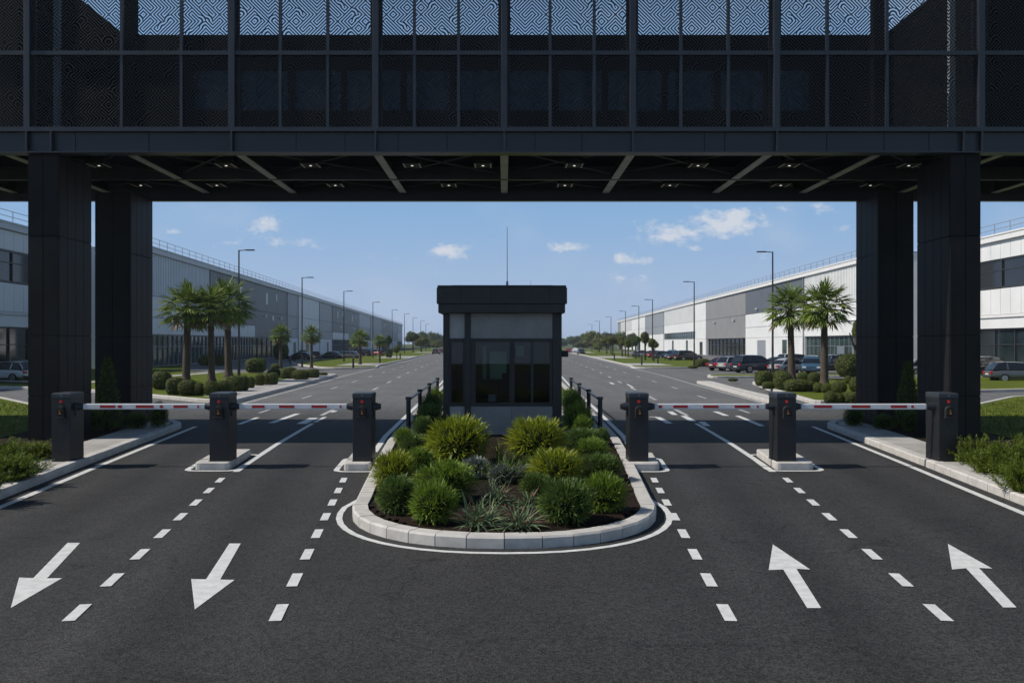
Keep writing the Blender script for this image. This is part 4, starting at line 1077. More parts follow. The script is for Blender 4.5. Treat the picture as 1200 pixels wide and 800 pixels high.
# leafy trees
def crown_mesh(seed, leaf, clumps=9, n=2600, sz=.10):
    global rng
    rng = random.Random(seed); mb = MB(); cl = []
    for k in range(clumps):
        d = rand_dir(-.5); cl.append((d * rng.uniform(.25, .58) * Vector((1, 1, .9)).length / 1.7, rng.uniform(.34, .52)))
    cl.append((Vector((0, 0, 0)), .55))
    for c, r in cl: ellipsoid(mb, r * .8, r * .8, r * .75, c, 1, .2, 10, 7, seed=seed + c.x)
    for k in range(n):
        c, r = cl[rng.randrange(len(cl))]; d = rand_dir(-1); v = c + d * r * rng.uniform(.75, 1.1)
        nrm = (d + Vector((rng.gauss(0, .6), rng.gauss(0, .6), rng.gauss(0, .6)))).normalized(); t = nrm.orthogonal().normalized(); b = nrm.cross(t); s = sz * rng.uniform(.5, 1)
        mb.add([v - t * s, v + b * s * .6, v + t * s, v - b * s * .6], [(0, 1, 2, 3)])
    o = mb.build('crown', [leaf, 'bush_core']); me = o.data; bpy.data.objects.remove(o); return me
CROWN = [crown_mesh(61, 'tree_leaf'), crown_mesh(62, 'tree_leaf_olive'), crown_mesh(63, 'tree_leaf', 12)]
def trunk_mesh():
    mb = MB(); mb.tube((0, 0, 0), (0, 0, .6), .05, .035, 8); mb.tube((0, 0, .55), (.2, .05, .85), .03, .012, 6); mb.tube((0, 0, .5), (-.18, .08, .85), .03, .012, 6); mb.tube((0, 0, .6), (.02, -.12, .9), .03, .012, 6)
    o = mb.build('trunk', 'bark_dark'); me = o.data; bpy.data.objects.remove(o); return me
TRUNK = trunk_mesh()
rng = random.Random(8)
def tree(x, Y, ytop, half, label, v=0, low=0.15, name='leafy_tree', group='trees lining the far end of the road'):
    X = (x - CX) * Y / F; Hh = H0 + (CYH - ytop) * Y / F; r = half * Y / F * 1.3
    t = thing(name, label, 'tree', (X, Y, .0), rng.uniform(0, 6.28), group)
    tr = obj_from(TRUNK, 'trunk', t); tr.scale = (Hh * .8, Hh * .8, Hh * .9)
    ch_ = Hh * (1 - low) / 2
    k_ = 1.3 if low < .25 else 1.08
    cr = obj_from(CROWN[v], 'crown', t, (0, 0, Hh - ch_ * k_ * .93)); cr.scale = (r, r, ch_ * k_)
# left far
tree(484, 230, 386, 9, 'dark round tree at the corner of the far left building', 0, .35)
for i, (x, Y, yt, h, v, lo) in enumerate(((494, 220, 394, 8, 1, .3), (496, 420, 385, 10, 0, .1), (508, 460, 387, 9, 2, .1), (503, 380, 393, 9, 0, .1), (512, 300, 397, 9, 1, .2), (519, 520, 390, 9, 0, .1),
                                          (530, 600, 392, 10, 2, .1), (545, 650, 393, 11, 0, .1), (560, 700, 394, 11, 2, .1), (577, 760, 395, 11, 0, .1), (597, 800, 396, 11, 2, .1), (616, 760, 395, 11, 0, .1), (634, 700, 394, 10, 2, .1), (648, 640, 392, 10, 0, .1))):
    tree(x, Y, yt, h, '%s tree in the far background, %s from the left of the distant row' % (['dark', 'olive', 'dark bushy'][v], ORD[i]), v, lo)
for i, (x, Y, yt, h, v, lo) in enumerate(((660, 560, 394, 8, 0, .1), (672, 500, 392, 9, 2, .1), (687, 440, 388, 8, 0, .1), (698, 330, 387, 13, 1, .12), (684, 380, 398, 11, 1, .1), (713, 360, 386, 9, 0, .1), (728, 340, 386, 10, 2, .1),
                                          (701, 240, 400, 7, 1, .2), (741, 300, 387, 7, 0, .2))):
    tree(x, Y, yt, h, '%s tree beyond the right verge, %s from the road end' % (['dark', 'olive', 'dark bushy'][v], ORD[i]), v, lo)
for i, (x, Y, yt, h, v, lo) in enumerate(((711, 185, 393, 8, 1, .45), (718, 165, 393, 7, 1, .45), (729, 150, 393, 5, 1, .4), (736, 142, 396, 5, 1, .4), (745, 130, 391, 6, 0, .5), (756, 120, 388, 6, 1, .5), (766, 112, 396, 6, 1, .5))):
    tree(x, Y, yt, h, 'small ball headed street tree on the right verge, %s from the road end' % ORD[i], v, lo, 'street_tree', 'ball headed trees on the right verge')
for i, (x, Y, yt, h, v, lo) in enumerate(((455, 150, 391, 4, 0, .5), (465, 135, 404, 4, 1, .3), (456, 140, 407, 4, 0, .1))):
    tree(x, Y, yt, h, ['slim ball headed tree before the far left facade', 'small olive tree on the far left verge', 'round dark shrub like tree by the left facade'][i], v, lo, 'street_tree', 'small trees on the left verge')
tree(1003, 62, 374, 5, 'thin young tree on the right lawn beside the back pillar', 1, .62, 'young_tree', None)

# ------------------------------------------------------------------ street lamps
def lamp_proto():
    t = thing('street_lamp', '', 'street lamp', (0, 0, 0))
    mb = MB(); mb.tube((0, 0, 0), (0, 0, 9.5), .085, .05, 12); mb.tube((0, 0, 0), (0, 0, 1.1), .11, .11, 12); mb.tube((0, 0, 0), (0, 0, .04), .2, .2, 12); mb.build('pole', 'lamp_metal', t)
    mb = MB(); mb.tube((0, 0, 9.46), (.62, 0, 9.5), .035, .03, 8); mb.build('arm', 'lamp_metal', t)
    mb = MB(); mb.box(.5, 1.15, -.13, .13, 9.46, 9.54, 0, .02); hd = mb.build('lamp_head', 'lamp_metal', t)
    mb = MB(); mb.box(.56, 1.1, -.1, .1, 9.45, 9.459); mb.build('lens', 'lamp_glass', hd)
    return t
LP = lamp_proto(); first = True
LL = [(280, 293), (354, 325), (403, 341), (437, 354), (459.5, 363), (474, 367.5), (484, 372), (493, 376), (499, 379.5)]
LR = [(905.5, 295), (813.5, 330), (764.7, 351), (748.7, 358.5), (733, 364.5), (716, 371), (702.5, 376), (693.7, 380)]
for s, lst, w in ((-1, LL, 'left'), (1, LR, 'right')):
    for i, (x, yt) in enumerate(lst):
        X = 19.6 + .62 * i; Y = X * F / abs(x - CX); Hh = H0 + (CYH - yt) * Y / F - .12
        o = LP if first else copy_tree(LP); first = False
        o.location = (s * X, Y, .12); o.rotation_euler = (0, 0, 0 if s < 0 else math.pi); o.scale = (1, 1, Hh / 9.5)
        o['label'] = 'slim dark street lamp on the %s side, %s' % (w, 'nearest to the gantry' if i == 0 else ORD[i] + ' nearest to the gantry'); o['group'] = 'street lamps along the road'

# ------------------------------------------------------------------ cars
def car_proto(paint, style='sedan'):
    """length along local +y is the nose"""
    t = thing('parked_car', '', 'car', (0, 0, 0))
    L, W = {'sedan': (4.6, .90), 'suv': (4.7, .94), 'hatch': (4.1, .88), 'pickup': (5.2, .95)}[style]
    hood = {'sedan': .92, 'suv': 1.08, 'hatch': .95, 'pickup': 1.1}[style]; roof = {'sedan': 1.45, 'suv': 1.72, 'hatch': 1.5, 'pickup': 1.75}[style]
    st = [(-L / 2, .45, hood * .86, .80), (-L / 2 + .12, .3, hood * .97, .93), (-L * .3, .24, hood, 1.0), (0, .22, hood, 1.0), (L * .24, .22, hood * .99, 1.0), (L * .38, .24, hood * .93, .97), (L / 2 - .12, .28, hood * .82, .90), (L / 2, .42, hood * .68, .76)]
    vs = []; n = 10
    for y, zb, zt, k in st:
        w = W * k; zm = (zb + zt) / 2
        vs += [(-w * .86, y, zb), (-w * .98, y, zb + .12), (-w, y, zm), (-w * .97, y, zt - .12), (-w * .86, y, zt), (w * .86, y, zt), (w * .97, y, zt - .12), (w, y, zm), (w * .98, y, zb + .12), (w * .86, y, zb)]
    mb = MB(); fs = []
    for j in range(len(st) - 1):
        for i in range(n): fs.append((j * n + i, (j + 1) * n + i, (j + 1) * n + (i + 1) % n, j * n + (i + 1) % n))
    mb.add(vs, fs, 0, True); m_ = len(st) - 1; mb.add(vs, [tuple(range(n)), tuple(m_ * n + i for i in range(n - 1, -1, -1))])
    body = mb.build('body', paint, t, fix=True); sb = body.modifiers.new('round', 'SUBSURF'); sb.levels = sb.render_levels = 2
    y0, y1, y2, y3 = {'sedan': (-1.75, -1.05, .35, 1.15), 'suv': (-2.2, -1.95, .4, 1.15), 'hatch': (-1.95, -1.55, .35, 1.1), 'pickup': (-.75, -.6, .55, 1.2)}[style]
    wb, wt = W * .88, W * .66; hz0 = hood - .02; rh = roof - hz0
    cab = [(y0, 0), (y0 + (y1 - y0) * .55, .62), (y1, .92), (y1 + (y2 - y1) * .33, 1.0), (y1 + (y2 - y1) * .7, .99), (y2, .90), (y2 + (y3 - y2) * .45, .55), (y3, 0)]
    rows = []
    for y, k in cab:
        zt_ = hz0 + rh * k; w_t = wb + (wt - wb) * k; r = []
        for u_, z_ in ((-1, 0), (-.985, .45), (-.96, .8), (-.86, .95), (-.5, 1.0), (0, 1.012), (.5, 1.0), (.86, .95), (.96, .8), (.985, .45), (1, 0)):
            ww = wb + (w_t - wb) * min(1, z_ * 1.05); r.append(Vector((u_ * ww, y, hz0 + (zt_ - hz0) * z_)))
        rows.append(r)
    mw, mr_ = MB(), MB()
    for r0, r1 in zip(rows, rows[1:]):
        for i in range(10):
            q = [r0[i], r0[i + 1], r1[i + 1], r1[i]]; nn = (q[2] - q[0]).cross(q[3] - q[1])
            up = abs(nn.z) / nn.length if nn.length > 1e-9 else 0
            (mr_ if up > .82 else mw).add(q, [(0, 1, 2, 3)], 0, True)
    mw.build('windows', 'car_glass', t, fix=True); mr_.build('roof', paint, t, fix=True)
    for i in (2, 8):
        mb = MB()
        for jj in (0, 1): mb.bar(rows[jj][i], rows[jj + 1][i], .06, .06)
        mb.build('rear_pillar', paint, t)
        mb = MB()
        for jj in (5, 6): mb.bar(rows[jj][i], rows[jj + 1][i], .06, .06)
        mb.build('front_pillar', paint, t)
        mb = MB(); mb.bar(rows[3][0 if i == 2 else 10], rows[3][i], .08, .05); mb.build('door_pillar', paint, t)
    wr = .33 if style in ('sedan', 'hatch') else .38
    for sx in (-1, 1):
        for yy in (-L * .29, L * .30):
            mb = MB(); mb.tube((sx * (W - .2), yy, wr), (sx * (W + .015), yy, wr), wr, wr, 20); w_ = mb.build('wheel', 'tyre', t)
            mb = MB(); mb.tube((sx * (W + .016), yy, wr), (sx * (W + .024), yy, wr), wr * .66, wr * .6, 16)
            mb.build('rim', 'rim', w_)
        mb = MB(); mb.box(sx * W * .5, sx * W * .86, -L / 2 - .02, -L / 2 + .16, hood * .66, hood * .84, 0, .02); mb.build('tail_light', 'tail_red', t)
        mb = MB(); mb.box(sx * W * .48, sx * W * .82, L / 2 - .18, L / 2 + .01, hood * .55, hood * .69, 0, .02); mb.build('headlight', 'head_clear', t)
        mb = MB(); mb.box(sx * W * .93, sx * W * 1.12, y3 - .25, y3 - .15, hood + .02, hood + .14, 0, .02); mb.build('mirror', paint, t)
    mb = MB(); mb.box(-.26, .26, -L / 2 - .012, -L / 2 + .03, .56, .67); mb.build('number_plate', 'plate', t)
    mb = MB(); mb.box(-W * .8, W * .8, -L / 2 - .03, -L / 2 + .1, .36, .46, 0, .02); mb.build('bumper', 'rubber', t)
    mb = MB(); mb.box(-W * .7, W * .7, L / 2 - .1, L / 2 + .02, .32, .42, 0, .02); mb.build('bumper', 'rubber', t)
    return t
CARS = {}
def car(x, yb, paint, style, ang, label, sc=1.0):
    key = (paint, style)
    if key in CARS: o = copy_tree(CARS[key])
    else: o = CARS[key] = car_proto('car_' + paint, style)
    c = G(x, yb); sc *= .88; o.location = (c.x, c.y, 0); o.rotation_euler = (0, 0, R(ang)); o.scale = (sc, sc, sc)
    o['label'] = label; o['group'] = 'cars parked before the buildings'
for a in ((885, 436.5, 'navy', 'suv', -68, 'dark blue estate car parked left of the nearest right lamp'),
          (862, 434.5, 'silver', 'hatch', -60, 'silver car half hidden behind the dark blue estate car'),
          (852, 434, 'maroon', 'sedan', -60, 'maroon car at the left end of the near right parking row'),
          (917, 434, 'black', 'sedan', -70, 'black car between the nearest right lamp and the palm'),
          (927, 437, 'silver', 'sedan', -65, 'silver car with red tail lights behind the farther right palm'),
          (935, 433, 'white', 'suv', -75, 'white topped car behind the right palms'),
          (951, 438, 'blue', 'suv', -200, 'light blue car facing the road between the right palms'),
          (976, 437, 'navy', 'pickup', -75, 'dark pickup with red tail lights right of the nearer palm'),
          (806, 423, 'black', 'suv', -70, 'black car beside the boxy hedge on the right'),
          (797, 422.5, 'teal', 'sedan', -65, 'dark teal car, second from right in the far right row'),
          (787, 421.5, 'blue', 'suv', -200, 'blue car in the middle of the far right row'),
          (777, 420.5, 'blue', 'hatch', -65, 'blue hatchback with red light in the far right row'),
          (770, 419.5, 'red', 'hatch', -65, 'red car in the far right row'),
          (752, 418.5, 'silver', 'sedan', -65, 'silver car at the left end of the far right row'),
          (1160, 441, 'black', 'suv', -70, 'black car parked by the right office block entrance'),
          (1192, 448, 'grey', 'hatch', -98, 'grey car with red tail light at the right photo edge'),
          (9, 447, 'white', 'hatch', 78, 'white car at the left photo edge by the office block'),
          (-8, 446, 'red', 'sedan', 70, 'red car behind the white car at the left photo edge'),
          (26, 444, 'silver', 'hatch', 66, 'silver car beside the left front pillar'),
          (1078, 440, 'silver', 'sedan', -70, 'silver car glimpsed between the right pillars'),
          (352, 422.5, 'black', 'sedan', 80, 'black car before the dark part of the left facade'),
          (370, 421.5, 'maroon', 'hatch', 10, 'maroon car seen from behind right of the small palm'),
          (388, 421, 'teal', 'sedan', 75, 'dark teal car before the green door on the left'),
          (400, 420, 'navy', 'sedan', 75, 'navy car left of the third left lamp'),
          (409, 420.5, 'grey', 'sedan', 75, 'grey car right of the third left lamp'),
          (424, 418, 'black', 'suv', 75, 'black car behind the far left verge palm'),
          (441, 417, 'red', 'hatch', 60, 'red car before the far left facade'),
          (511, 414.8, 'black', 'sedan', 0, 'black car far down the left carriageway'),
          (518, 414.2, 'red', 'sedan', 0, 'red car far down the left carriageway'),
          (681, 415.2, 'black', 'sedan', 180, 'black car far down the right carriageway'),
          (666, 413.4, 'red', 'sedan', 180, 'red car at the far end of the right carriageway'),
          (674, 413.2, 'white', 'sedan', 180, 'white car at the far end of the right carriageway'),
          (1148, 438, 'navy', 'sedan', -70, 'navy car half hidden by the right front pillar')):
    car(*a)

# ------------------------------------------------------------------ buildings
def building(name, label, p0, p1, dsign, bays, H, depth=40, white=False, near=False):
    p0 = Vector(p0); p1 = Vector(p1); ang = math.atan2(p1.y - p0.y, p1.x - p0.x)
    t = thing(name, label, 'building', (p0.x, p0.y, 0), ang)
    Ltot = (p1 - p0).length; ds = dsign
    LT = 'clad_white' if white else 'clad_light'; PT = 'parapet_white' if white else 'parapet_grey'
    def Y(a, b): return (min(ds * a, ds * b), max(ds * a, ds * b))     # depth into the building
    def bx(mb, x0, x1, d0, d1, z0, z1, mi=0): a, b = Y(d0, d1); mb.box(x0, x1, a, b, z0, z1, mi)
    mb = MB(); bx(mb, .3, Ltot - .3, .7, depth, 0, H - .6); mb.build('wall', 'interior_dark' if False else 'clad_dark', t)
    mb = MB(); bx(mb, 0, Ltot, .5, depth + .2, H - .6, H - .5); mb.build('roof', 'roof_felt', t)
    mb = MB(); bx(mb, -.2, .298, -.1, depth, 0, H - .62); bx(mb, Ltot - .298, Ltot + .2, -.1, depth, 0, H - .62); mb.build('end_wall', LT, t)
    mb = MB(); bx(mb, -.3, Ltot + .3, -.35, .5, H - .58, H - .0); bx(mb, -.3, Ltot + .3, -.42, -.352, H - .1, H + .04); mb.build('parapet', PT, t)
    # roof edge railing
    mb = MB(); step = 2.4; n = int(Ltot / step)
    for i in range(n + 1): mb.tube((i * step, ds * .1, H), (i * step, ds * .1, H + 1.0), .03, n=5, cap=False)
    for z in (.55, 1.0): mb.tube((0, ds * .1, H + z), (n * step, ds * .1, H + z), .028, n=5, cap=False)
    mb.build('roof_railing', 'rail_steel', t)
    x = 0
    for k, (L, ty) in enumerate(bays):
        a, b = x, min(x + L, Ltot); x += L
        if b - a < .5: break
        def panel(z0, z1, m, rib=False, d=0.0, seams=3):
            mb = MB(); g_ = .02
            if rib:
                nrib = max(4, int((b - a) / .5))
                for i in range(nrib):
                    u0 = a + (b - a) * i / nrib; u1 = a + (b - a) * (i + .55) / nrib; u2 = a + (b - a) * (i + 1) / nrib
                    bx(mb, u0, u1, -.1 + d, .68, z0, z1); bx(mb, u1, u2, -.02 + d, .68, z0, z1)
            else:
                for i in range(seams):
                    u0 = a + (b - a) * i / seams + g_; u1 = a + (b - a) * (i + 1) / seams - g_
                    bx(mb, u0, u1, -.06 + d, .66, z0 + g_, z1 - g_)
                bx(mb, a, b, .0 + d, .67, z0, z1)
            mb.build('cladding_panel', m, t)
        def glazing(z0, z1, m='facade_glass', step=1.5, rec=.35, pale=True):
            n_ = max(1, int((b - a) / step))
            mb = MB()
            for i in range(n_ + 1):
                u = a + (b - a) * i / n_; bx(mb, max(a, u - .06), min(b, u + .06), rec - .12, rec + .05, z0, z1)
            bx(mb, a, b, rec - .1, rec + .05, z1 - .12, z1 - .001); bx(mb, a, b, rec - .1, rec + .05, z0 + .05, z0 + .2)
            zz = z0 + (z1 - z0) * .62; bx(mb, a, b, rec - .08, rec + .04, zz, zz + .08)
            fr = mb.build('window', 'mullion_pale' if pale else 'window_frame', t)
            mb = MB(); bx(mb, a, b, rec, rec + .02, z0 + .1, z1 - .1); mb.build('pane', m, fr)
            # sill / floor inside the recess
        def door(u, w, h, m): mb = MB(); bx(mb, a + u, a + u + w, -.09, .1, .02, h); mb.build('door', m, t)
        def light(z):
            for u in (a + (b - a) * .25, a + (b - a) * .75): mb = MB(); bx(mb, u - .5, u + .5, -.4, -.08, z, z + .2); mb.build('wall_light', 'lamp_glass', t)
        zt = H - .6
        if ty in 'BC' and not white:
            for u, zz, w_, h_ in ((.3, 8.6, 1.2, 1.8), (.62, 9.4, .8, 1.2), (.5, 6.2, 1.0, .7)):
                mb = MB(); bx(mb, a + (b - a) * u, a + (b - a) * u + w_, -.1, .05, zz, zz + h_); mb.build('vent', 'clad_light', t)
        if ty in 'ABDE':
            mb = MB(); bx(mb, a + .12, a + .26, -.22, -.11, .1, zt); mb.build('downpipe', 'clad_mid', t)
        if ty == 'A':
            panel(7.4, zt, LT, True); panel(5.15, 7.2, LT); panel(3.4, 5.1, LT); glazing(0, 3.38, 'facade_glass_green'); mb = MB(); bx(mb, a, b, -.16, .6, 7.22, 7.38); bx(mb, a, b, -.2, .6, 5.1, 5.16); mb.build('ledge', PT, t)
        elif ty == 'B':
            panel(7.4, zt, 'clad_dark'); panel(5.15, 7.36, 'clad_dark' if not white else LT); panel(3.4, 5.1, LT, seams=5); (glazing(0, 3.38) if not white else (panel(0, 3.38, LT, seams=4), door((b - a) * .25, 2.2, 3.0, 'facade_glass_green'), door((b - a) * .6, 5, 3.0, 'clad_mid'))); light(8.0)
        elif ty == 'C':
            panel(7.4, zt, 'clad_dark' if not white else 'clad_warm'); panel(3.4, 7.36, 'clad_dark' if not white else 'clad_warm', seams=2); glazing(0, 3.38, 'facade_glass_black', 3.2, .45, False); light(6.6)
        elif ty == 'D':
            panel(7.4, zt, 'clad_mid'); panel(5.15, 7.36, 'clad_mid'); panel(3.4, 5.1, 'clad_mid' if not white else LT); panel(0, 3.38, LT, seams=2); door((b - a) * .6, 2.2, 2.7, 'door_green' if not white else 'facade_glass_green')
        elif ty == 'E':
            panel(7.4, zt, LT, seams=2); panel(3.4, 7.36, LT, seams=2); panel(0, 3.38, LT, seams=3); door((b - a) * .35, 3.2, 2.8, 'facade_glass_black')
        elif ty == 'F':
            panel(7.4, zt, LT, True); panel(5.15, 7.36, LT if white else 'clad_mid'); glazing(3.5, 5.1, 'facade_glass_green', 3, .2); panel(0, 3.45, LT, seams=6)
            door((b - a) * .2, 2.4, 3.2, 'facade_glass_green'); door((b - a) * .65, 2.4, 3.2, 'facade_glass_black')
        elif ty == 'N':            # office block: white bands, dark ribbon window, recessed ground floor
            panel(9.85, zt, LT, seams=6); panel(5.0, 7.25, LT, seams=6); glazing(7.27, 9.83, 'facade_glass_black', 4.0, .15, False)
            mb = MB(); bx(mb, a, b, -.12, 3, 4.75, 4.98); mb.build('soffit', PT, t)
            mb = MB(); bx(mb, a, b, .02, .69, 3.8, 4.74); mb.build('cladding_panel', LT, t)
            glazing(0, 3.78, 'facade_glass', 2.6, .4, False)
    return t
building('office_block', 'white banded office block with dark ribbon windows beyond the left front pillar', (-38.3, 42), (-39.6, 77), 1, [(8.75, 'N')] * 4, 12.0)
building('warehouse', 'long grey warehouse in shade along the left of the road', (-34.8, 80), (-52.7, 440), 1,
         [(24, 'A'), (23, 'B'), (23, 'C'), (10, 'D'), (24, 'E'), (18, 'D'), (30, 'B'), (24, 'C'), (30, 'F'), (40, 'D'), (40, 'C'), (40, 'D'), (40, 'A')], 12.0)
building('office_block', 'white sunlit office block with dark ribbon windows beyond the right front pillar', (42.6, 42), (43.4, 79), -1, [(9.25, 'N')] * 4, 12.0, white=True)
building('warehouse', 'long white and grey warehouse in sunlight along the right of the road', (39.4, 84), (49.5, 372), -1,
         [(31, 'A'), (32, 'B'), (33, 'C'), (13, 'E'), (46, 'F'), (40, 'D'), (40, 'E'), (40, 'F'), (40, 'C')], 12.0, white=True)

# small things near the buildings
def sign_post(x, yb, m, lab):
    c = G(x, yb); t = thing('road_sign', lab, 'sign', (c.x, c.y, .1)); mb = MB(); mb.tube((0, 0, 0), (0, 0, 2.2), .035, n=8); mb.build('post', 'lamp_metal', t)
    mb = MB(); mb.box(-.3, .3, -.05, -.036, 1.5, 2.15, 0, .006); mb.build('panel', m, t)
sign_post(985, 437, 'boom_white', 'small white sign on a post before the right glazed facade')
sign_post(1003, 440, 'boom_white', 'small white sign on a post beside the young tree')
def bollard(x, yb, lab):
    c = G(x, yb, .12); t = thing('bollard', lab, 'bollard', c, 0, 'short dark bollards on the verges'); mb = MB(); mb.tube((0, 0, 0), (0, 0, .9), .09, .09, 10); mb.build('shaft', 'lamp_metal', t); mb = MB(); mb.tube((0, 0, .901), (0, 0, .95), .1, .05, 10); mb.build('cap', 'lamp_metal', t)
for x, y, l in ((414, 431, 'short dark bollard at the left driveway corner'), (469, 421, 'short dark bollard on the far left verge'), (340, 427, 'short dark bollard on the lawn by the fourth left palm'), (752, 428, 'short dark bollard by the right verge corner'), (720, 422, 'short dark bollard on the far right verge'), (771, 426.5, 'short dark bollard by the red car on the right')): bollard(x, y, l)

# ------------------------------------------------------------------ grass blades on the near lawns
rng = random.Random(77)
for s, w in ((-1, 'left'), (1, 'right')):
    mb = MB()
    for k in range(16000):
        y = rng.uniform(15, 36); x = rng.uniform(12.6, 26)
        if x < -lerp_path(EDGE, min(y, 25.4)) + 3.65 or (y > 28 and x < 15 + (y - 29) * .95): continue
        h = rng.uniform(.05, .12); a = rng.uniform(0, 6.28); dx, dy = math.cos(a) * .012, math.sin(a) * .012; lx, ly = rng.gauss(0, .03), rng.gauss(0, .03)
        z = KZ - .012; X = s * x
        mb.add([(X - dx, y - dy, z), (X + dx, y + dy, z), (X + lx, y + ly, z + h)], [(0, 1, 2)])
    tag(mb.build('grass', 'grass_blade'), 'mown grass blades on the near %s lawn' % w, 'grass', kind='stuff')

# ------------------------------------------------------------------ haze
hb = MB(); hb.box(-1510, 1510, -70, 2610, -1.1, 18); hz_ = bpy.data.materials.new('haze_air'); hz_.use_nodes = True
n_ = hz_.node_tree.nodes; n_.remove(n_['Principled BSDF']); pv = n_.new('ShaderNodeVolumePrincipled'); pv.inputs['Density'].default_value = .00026; pv.inputs['Color'].default_value = (.80, .88, 1, 1); pv.inputs['Anisotropy'].default_value = .2
hz_.node_tree.links.new(pv.outputs[0], n_['Material Output'].inputs['Volume']); M['haze_air'] = hz_
hb.build('haze', 'haze_air', kind='stuff')

# ------------------------------------------------------------------ world, sun, camera
EL, AZ = 45.0, 5.0            # sun elevation; azimuth: from the left, this many degrees towards the camera
W = bpy.data.worlds.new('World'); S.world = W; W.use_nodes = True
nt = W.node_tree; N = nt.nodes; L = nt.links
bg = N['Background']
sky = N.new('ShaderNodeTexSky'); sky.sky_type = 'NISHITA'; sky.sun_disc = False; sky.sun_elevation = R(EL); sky.sun_rotation = R(270 - AZ)
sky.altitude = 100; sky.air_density = 1.0; sky.dust_density = .1; sky.ozone_density = 1.5
tc = N.new('ShaderNodeTexCoord'); sp = N.new('ShaderNodeSeparateXYZ'); L.new(tc.outputs['Generated'], sp.inputs[0])
yy = math_node(N, L, 'MAXIMUM', sp.outputs[1], .05)
u = math_node(N, L, 'DIVIDE', sp.outputs[0], yy); v = math_node(N, L, 'DIVIDE', sp.outputs[2], yy)
cb = N.new('ShaderNodeCombineXYZ'); L.new(u, cb.inputs[0]); L.new(math_node(N, L, 'MULTIPLY', v, 1.6), cb.inputs[1])
n1 = N.new('ShaderNodeTexNoise'); n1.inputs['Scale'].default_value = 42; n1.inputs['Detail'].default_value = 9; n1.inputs['Roughness'].default_value = .62; L.new(cb.outputs[0], n1.inputs['Vector'])
n2 = N.new('ShaderNodeTexNoise'); n2.inputs['Scale'].default_value = 7; n2.inputs['Detail'].default_value = 5; L.new(cb.outputs[0], n2.inputs['Vector'])
tot = None
for cx, cy, w, h, a in ((305, 263, 20, 8, .95), (341, 283, 22, 6, .75), (275, 283, 20, 6, .55), (208, 271, 12, 5, .55), (527, 294, 20, 8, .95), (500, 317, 24, 7, .5), (660, 289, 20, 5, .8), (785, 274, 28, 10, 1.0), (852, 261, 34, 14, 1.1),
                        (737, 304, 17, 7, .85), (750, 327, 34, 9, .5), (835, 272, 16, 6, .6), (960, 244, 40, 8, .5), (240, 276, 12, 5, .5), (372, 290, 14, 4, .5), (455, 300, 14, 4, .4), (620, 312, 16, 4, .4), (820, 290, 12, 4, .5), (900, 300, 14, 5, .45), (985, 268, 16, 5, .5), (90, 262, 20, 9, .5), (1100, 262, 30, 8, .5)):
    du = math_node(N, L, 'MULTIPLY', math_node(N, L, 'SUBTRACT', u, (cx - CX) / F), F / (w * 1.35))
    dv = math_node(N, L, 'MULTIPLY', math_node(N, L, 'SUBTRACT', v, (CYH - cy) / F), F / (h * 1.2))
    r2 = math_node(N, L, 'ADD', math_node(N, L, 'MULTIPLY', du, du), math_node(N, L, 'MULTIPLY', dv, dv))
    e = math_node(N, L, 'MULTIPLY', math_node(N, L, 'POWER', 2.71828, math_node(N, L, 'MULTIPLY', r2, -.75)), a)
    tot = e if tot is None else math_node(N, L, 'MAXIMUM', tot, e)
cl = math_node(N, L, 'ADD', tot, math_node(N, L, 'MULTIPLY', math_node(N, L, 'SUBTRACT', n1.outputs['Fac'], .5), 2.3))
ss = N.new('ShaderNodeMapRange'); ss.interpolation_type = 'SMOOTHSTEP'; ss.inputs['From Min'].default_value = .36; ss.inputs['From Max'].default_value = 1.1; ss.inputs['To Max'].default_value = .8
gate_ = math_node(N, L, 'GREATER_THAN', tot, .02)
L.new(math_node(N, L, 'MULTIPLY', cl, gate_), ss.inputs['Value'])
wisp = N.new('ShaderNodeMapRange'); wisp.interpolation_type = 'SMOOTHSTEP'; wisp.inputs['From Min'].default_value = .48; wisp.inputs['From Max'].default_value = .8; wisp.inputs['To Max'].default_value = .18; L.new(n2.outputs['Fac'], wisp.inputs['Value'])
fac = math_node(N, L, 'MAXIMUM', ss.outputs['Result'], wisp.outputs['Result'])
mx = N.new('ShaderNodeMix'); mx.data_type = 'RGBA'; L.new(fac, mx.inputs['Factor'])
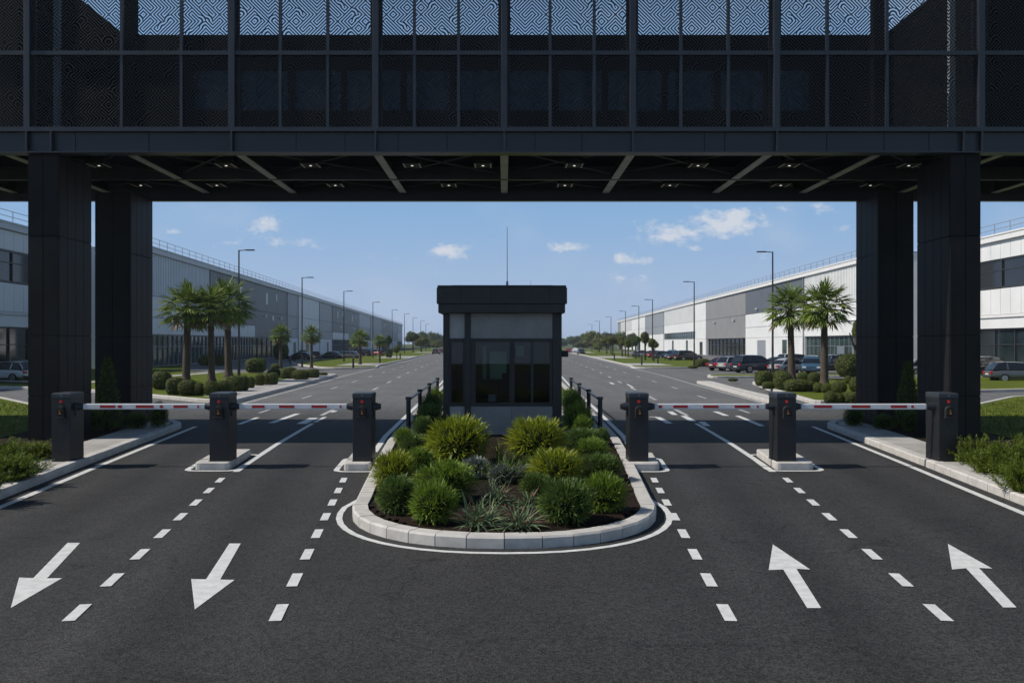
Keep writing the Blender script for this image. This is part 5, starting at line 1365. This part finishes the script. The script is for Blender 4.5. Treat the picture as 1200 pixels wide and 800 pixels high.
# pale blue air towards the horizon
hz = N.new('ShaderNodeMapRange'); hz.interpolation_type = 'SMOOTHSTEP'; hz.inputs['From Min'].default_value = .20; hz.inputs['From Max'].default_value = -.01; hz.inputs['To Max'].default_value = 1.0; L.new(sp.outputs[2], hz.inputs['Value'])
hm = N.new('ShaderNodeMix'); hm.data_type = 'RGBA'; L.new(hz.outputs['Result'], hm.inputs['Factor']); hm.inputs['B'].default_value = (4.8, 6.1, 8.3, 1)
hz2 = N.new('ShaderNodeMapRange'); hz2.interpolation_type = 'SMOOTHSTEP'; hz2.inputs['From Min'].default_value = .55; hz2.inputs['From Max'].default_value = .12; hz2.inputs['To Max'].default_value = .95; L.new(sp.outputs[2], hz2.inputs['Value'])
hm2 = N.new('ShaderNodeMix'); hm2.data_type = 'RGBA'; L.new(hz2.outputs['Result'], hm2.inputs['Factor']); L.new(sky.outputs[0], hm2.inputs['A']); hm2.inputs['B'].default_value = (2.75, 5.0, 8.2, 1)
L.new(hm2.outputs['Result'], hm.inputs['A'])
L.new(hm.outputs['Result'], mx.inputs['A']); mx.inputs['B'].default_value = (8.3, 8.5, 9.0, 1)
L.new(mx.outputs['Result'], bg.inputs['Color']); bg.inputs['Strength'].default_value = .085

sun = bpy.data.lights.new('Sun', 'SUN'); sun.energy = 4.3; sun.angle = R(.5); sun.color = (1, .94, .85)
so = bpy.data.objects.new('Sun', sun); col.objects.link(so); so.location = (-30, -5, 40)
to_sun = Vector((-math.cos(R(EL)) * math.cos(R(AZ)), -math.cos(R(EL)) * math.sin(R(AZ)), math.sin(R(EL))))
so.rotation_euler = to_sun.to_track_quat('Z', 'Y').to_euler()

cam = bpy.data.cameras.new('Camera'); co = bpy.data.objects.new('Camera', cam); col.objects.link(co)
co.location = (0, 0, H0); co.rotation_euler = (R(90), 0, 0); cam.sensor_width = 36; cam.lens = 30
cam.shift_x = (600 - CX) / 1200; cam.shift_y = (CYH - 400) / 1200; cam.clip_end = 6000; cam.clip_start = .05
S.camera = co
S.view_settings.view_transform = 'Standard'; S.view_settings.look = 'None'; S.view_settings.gamma = 1; S.view_settings.exposure = 0
S.cycles.max_bounces = 8; S.cycles.transparent_max_bounces = 16; S.cycles.use_denoising = True
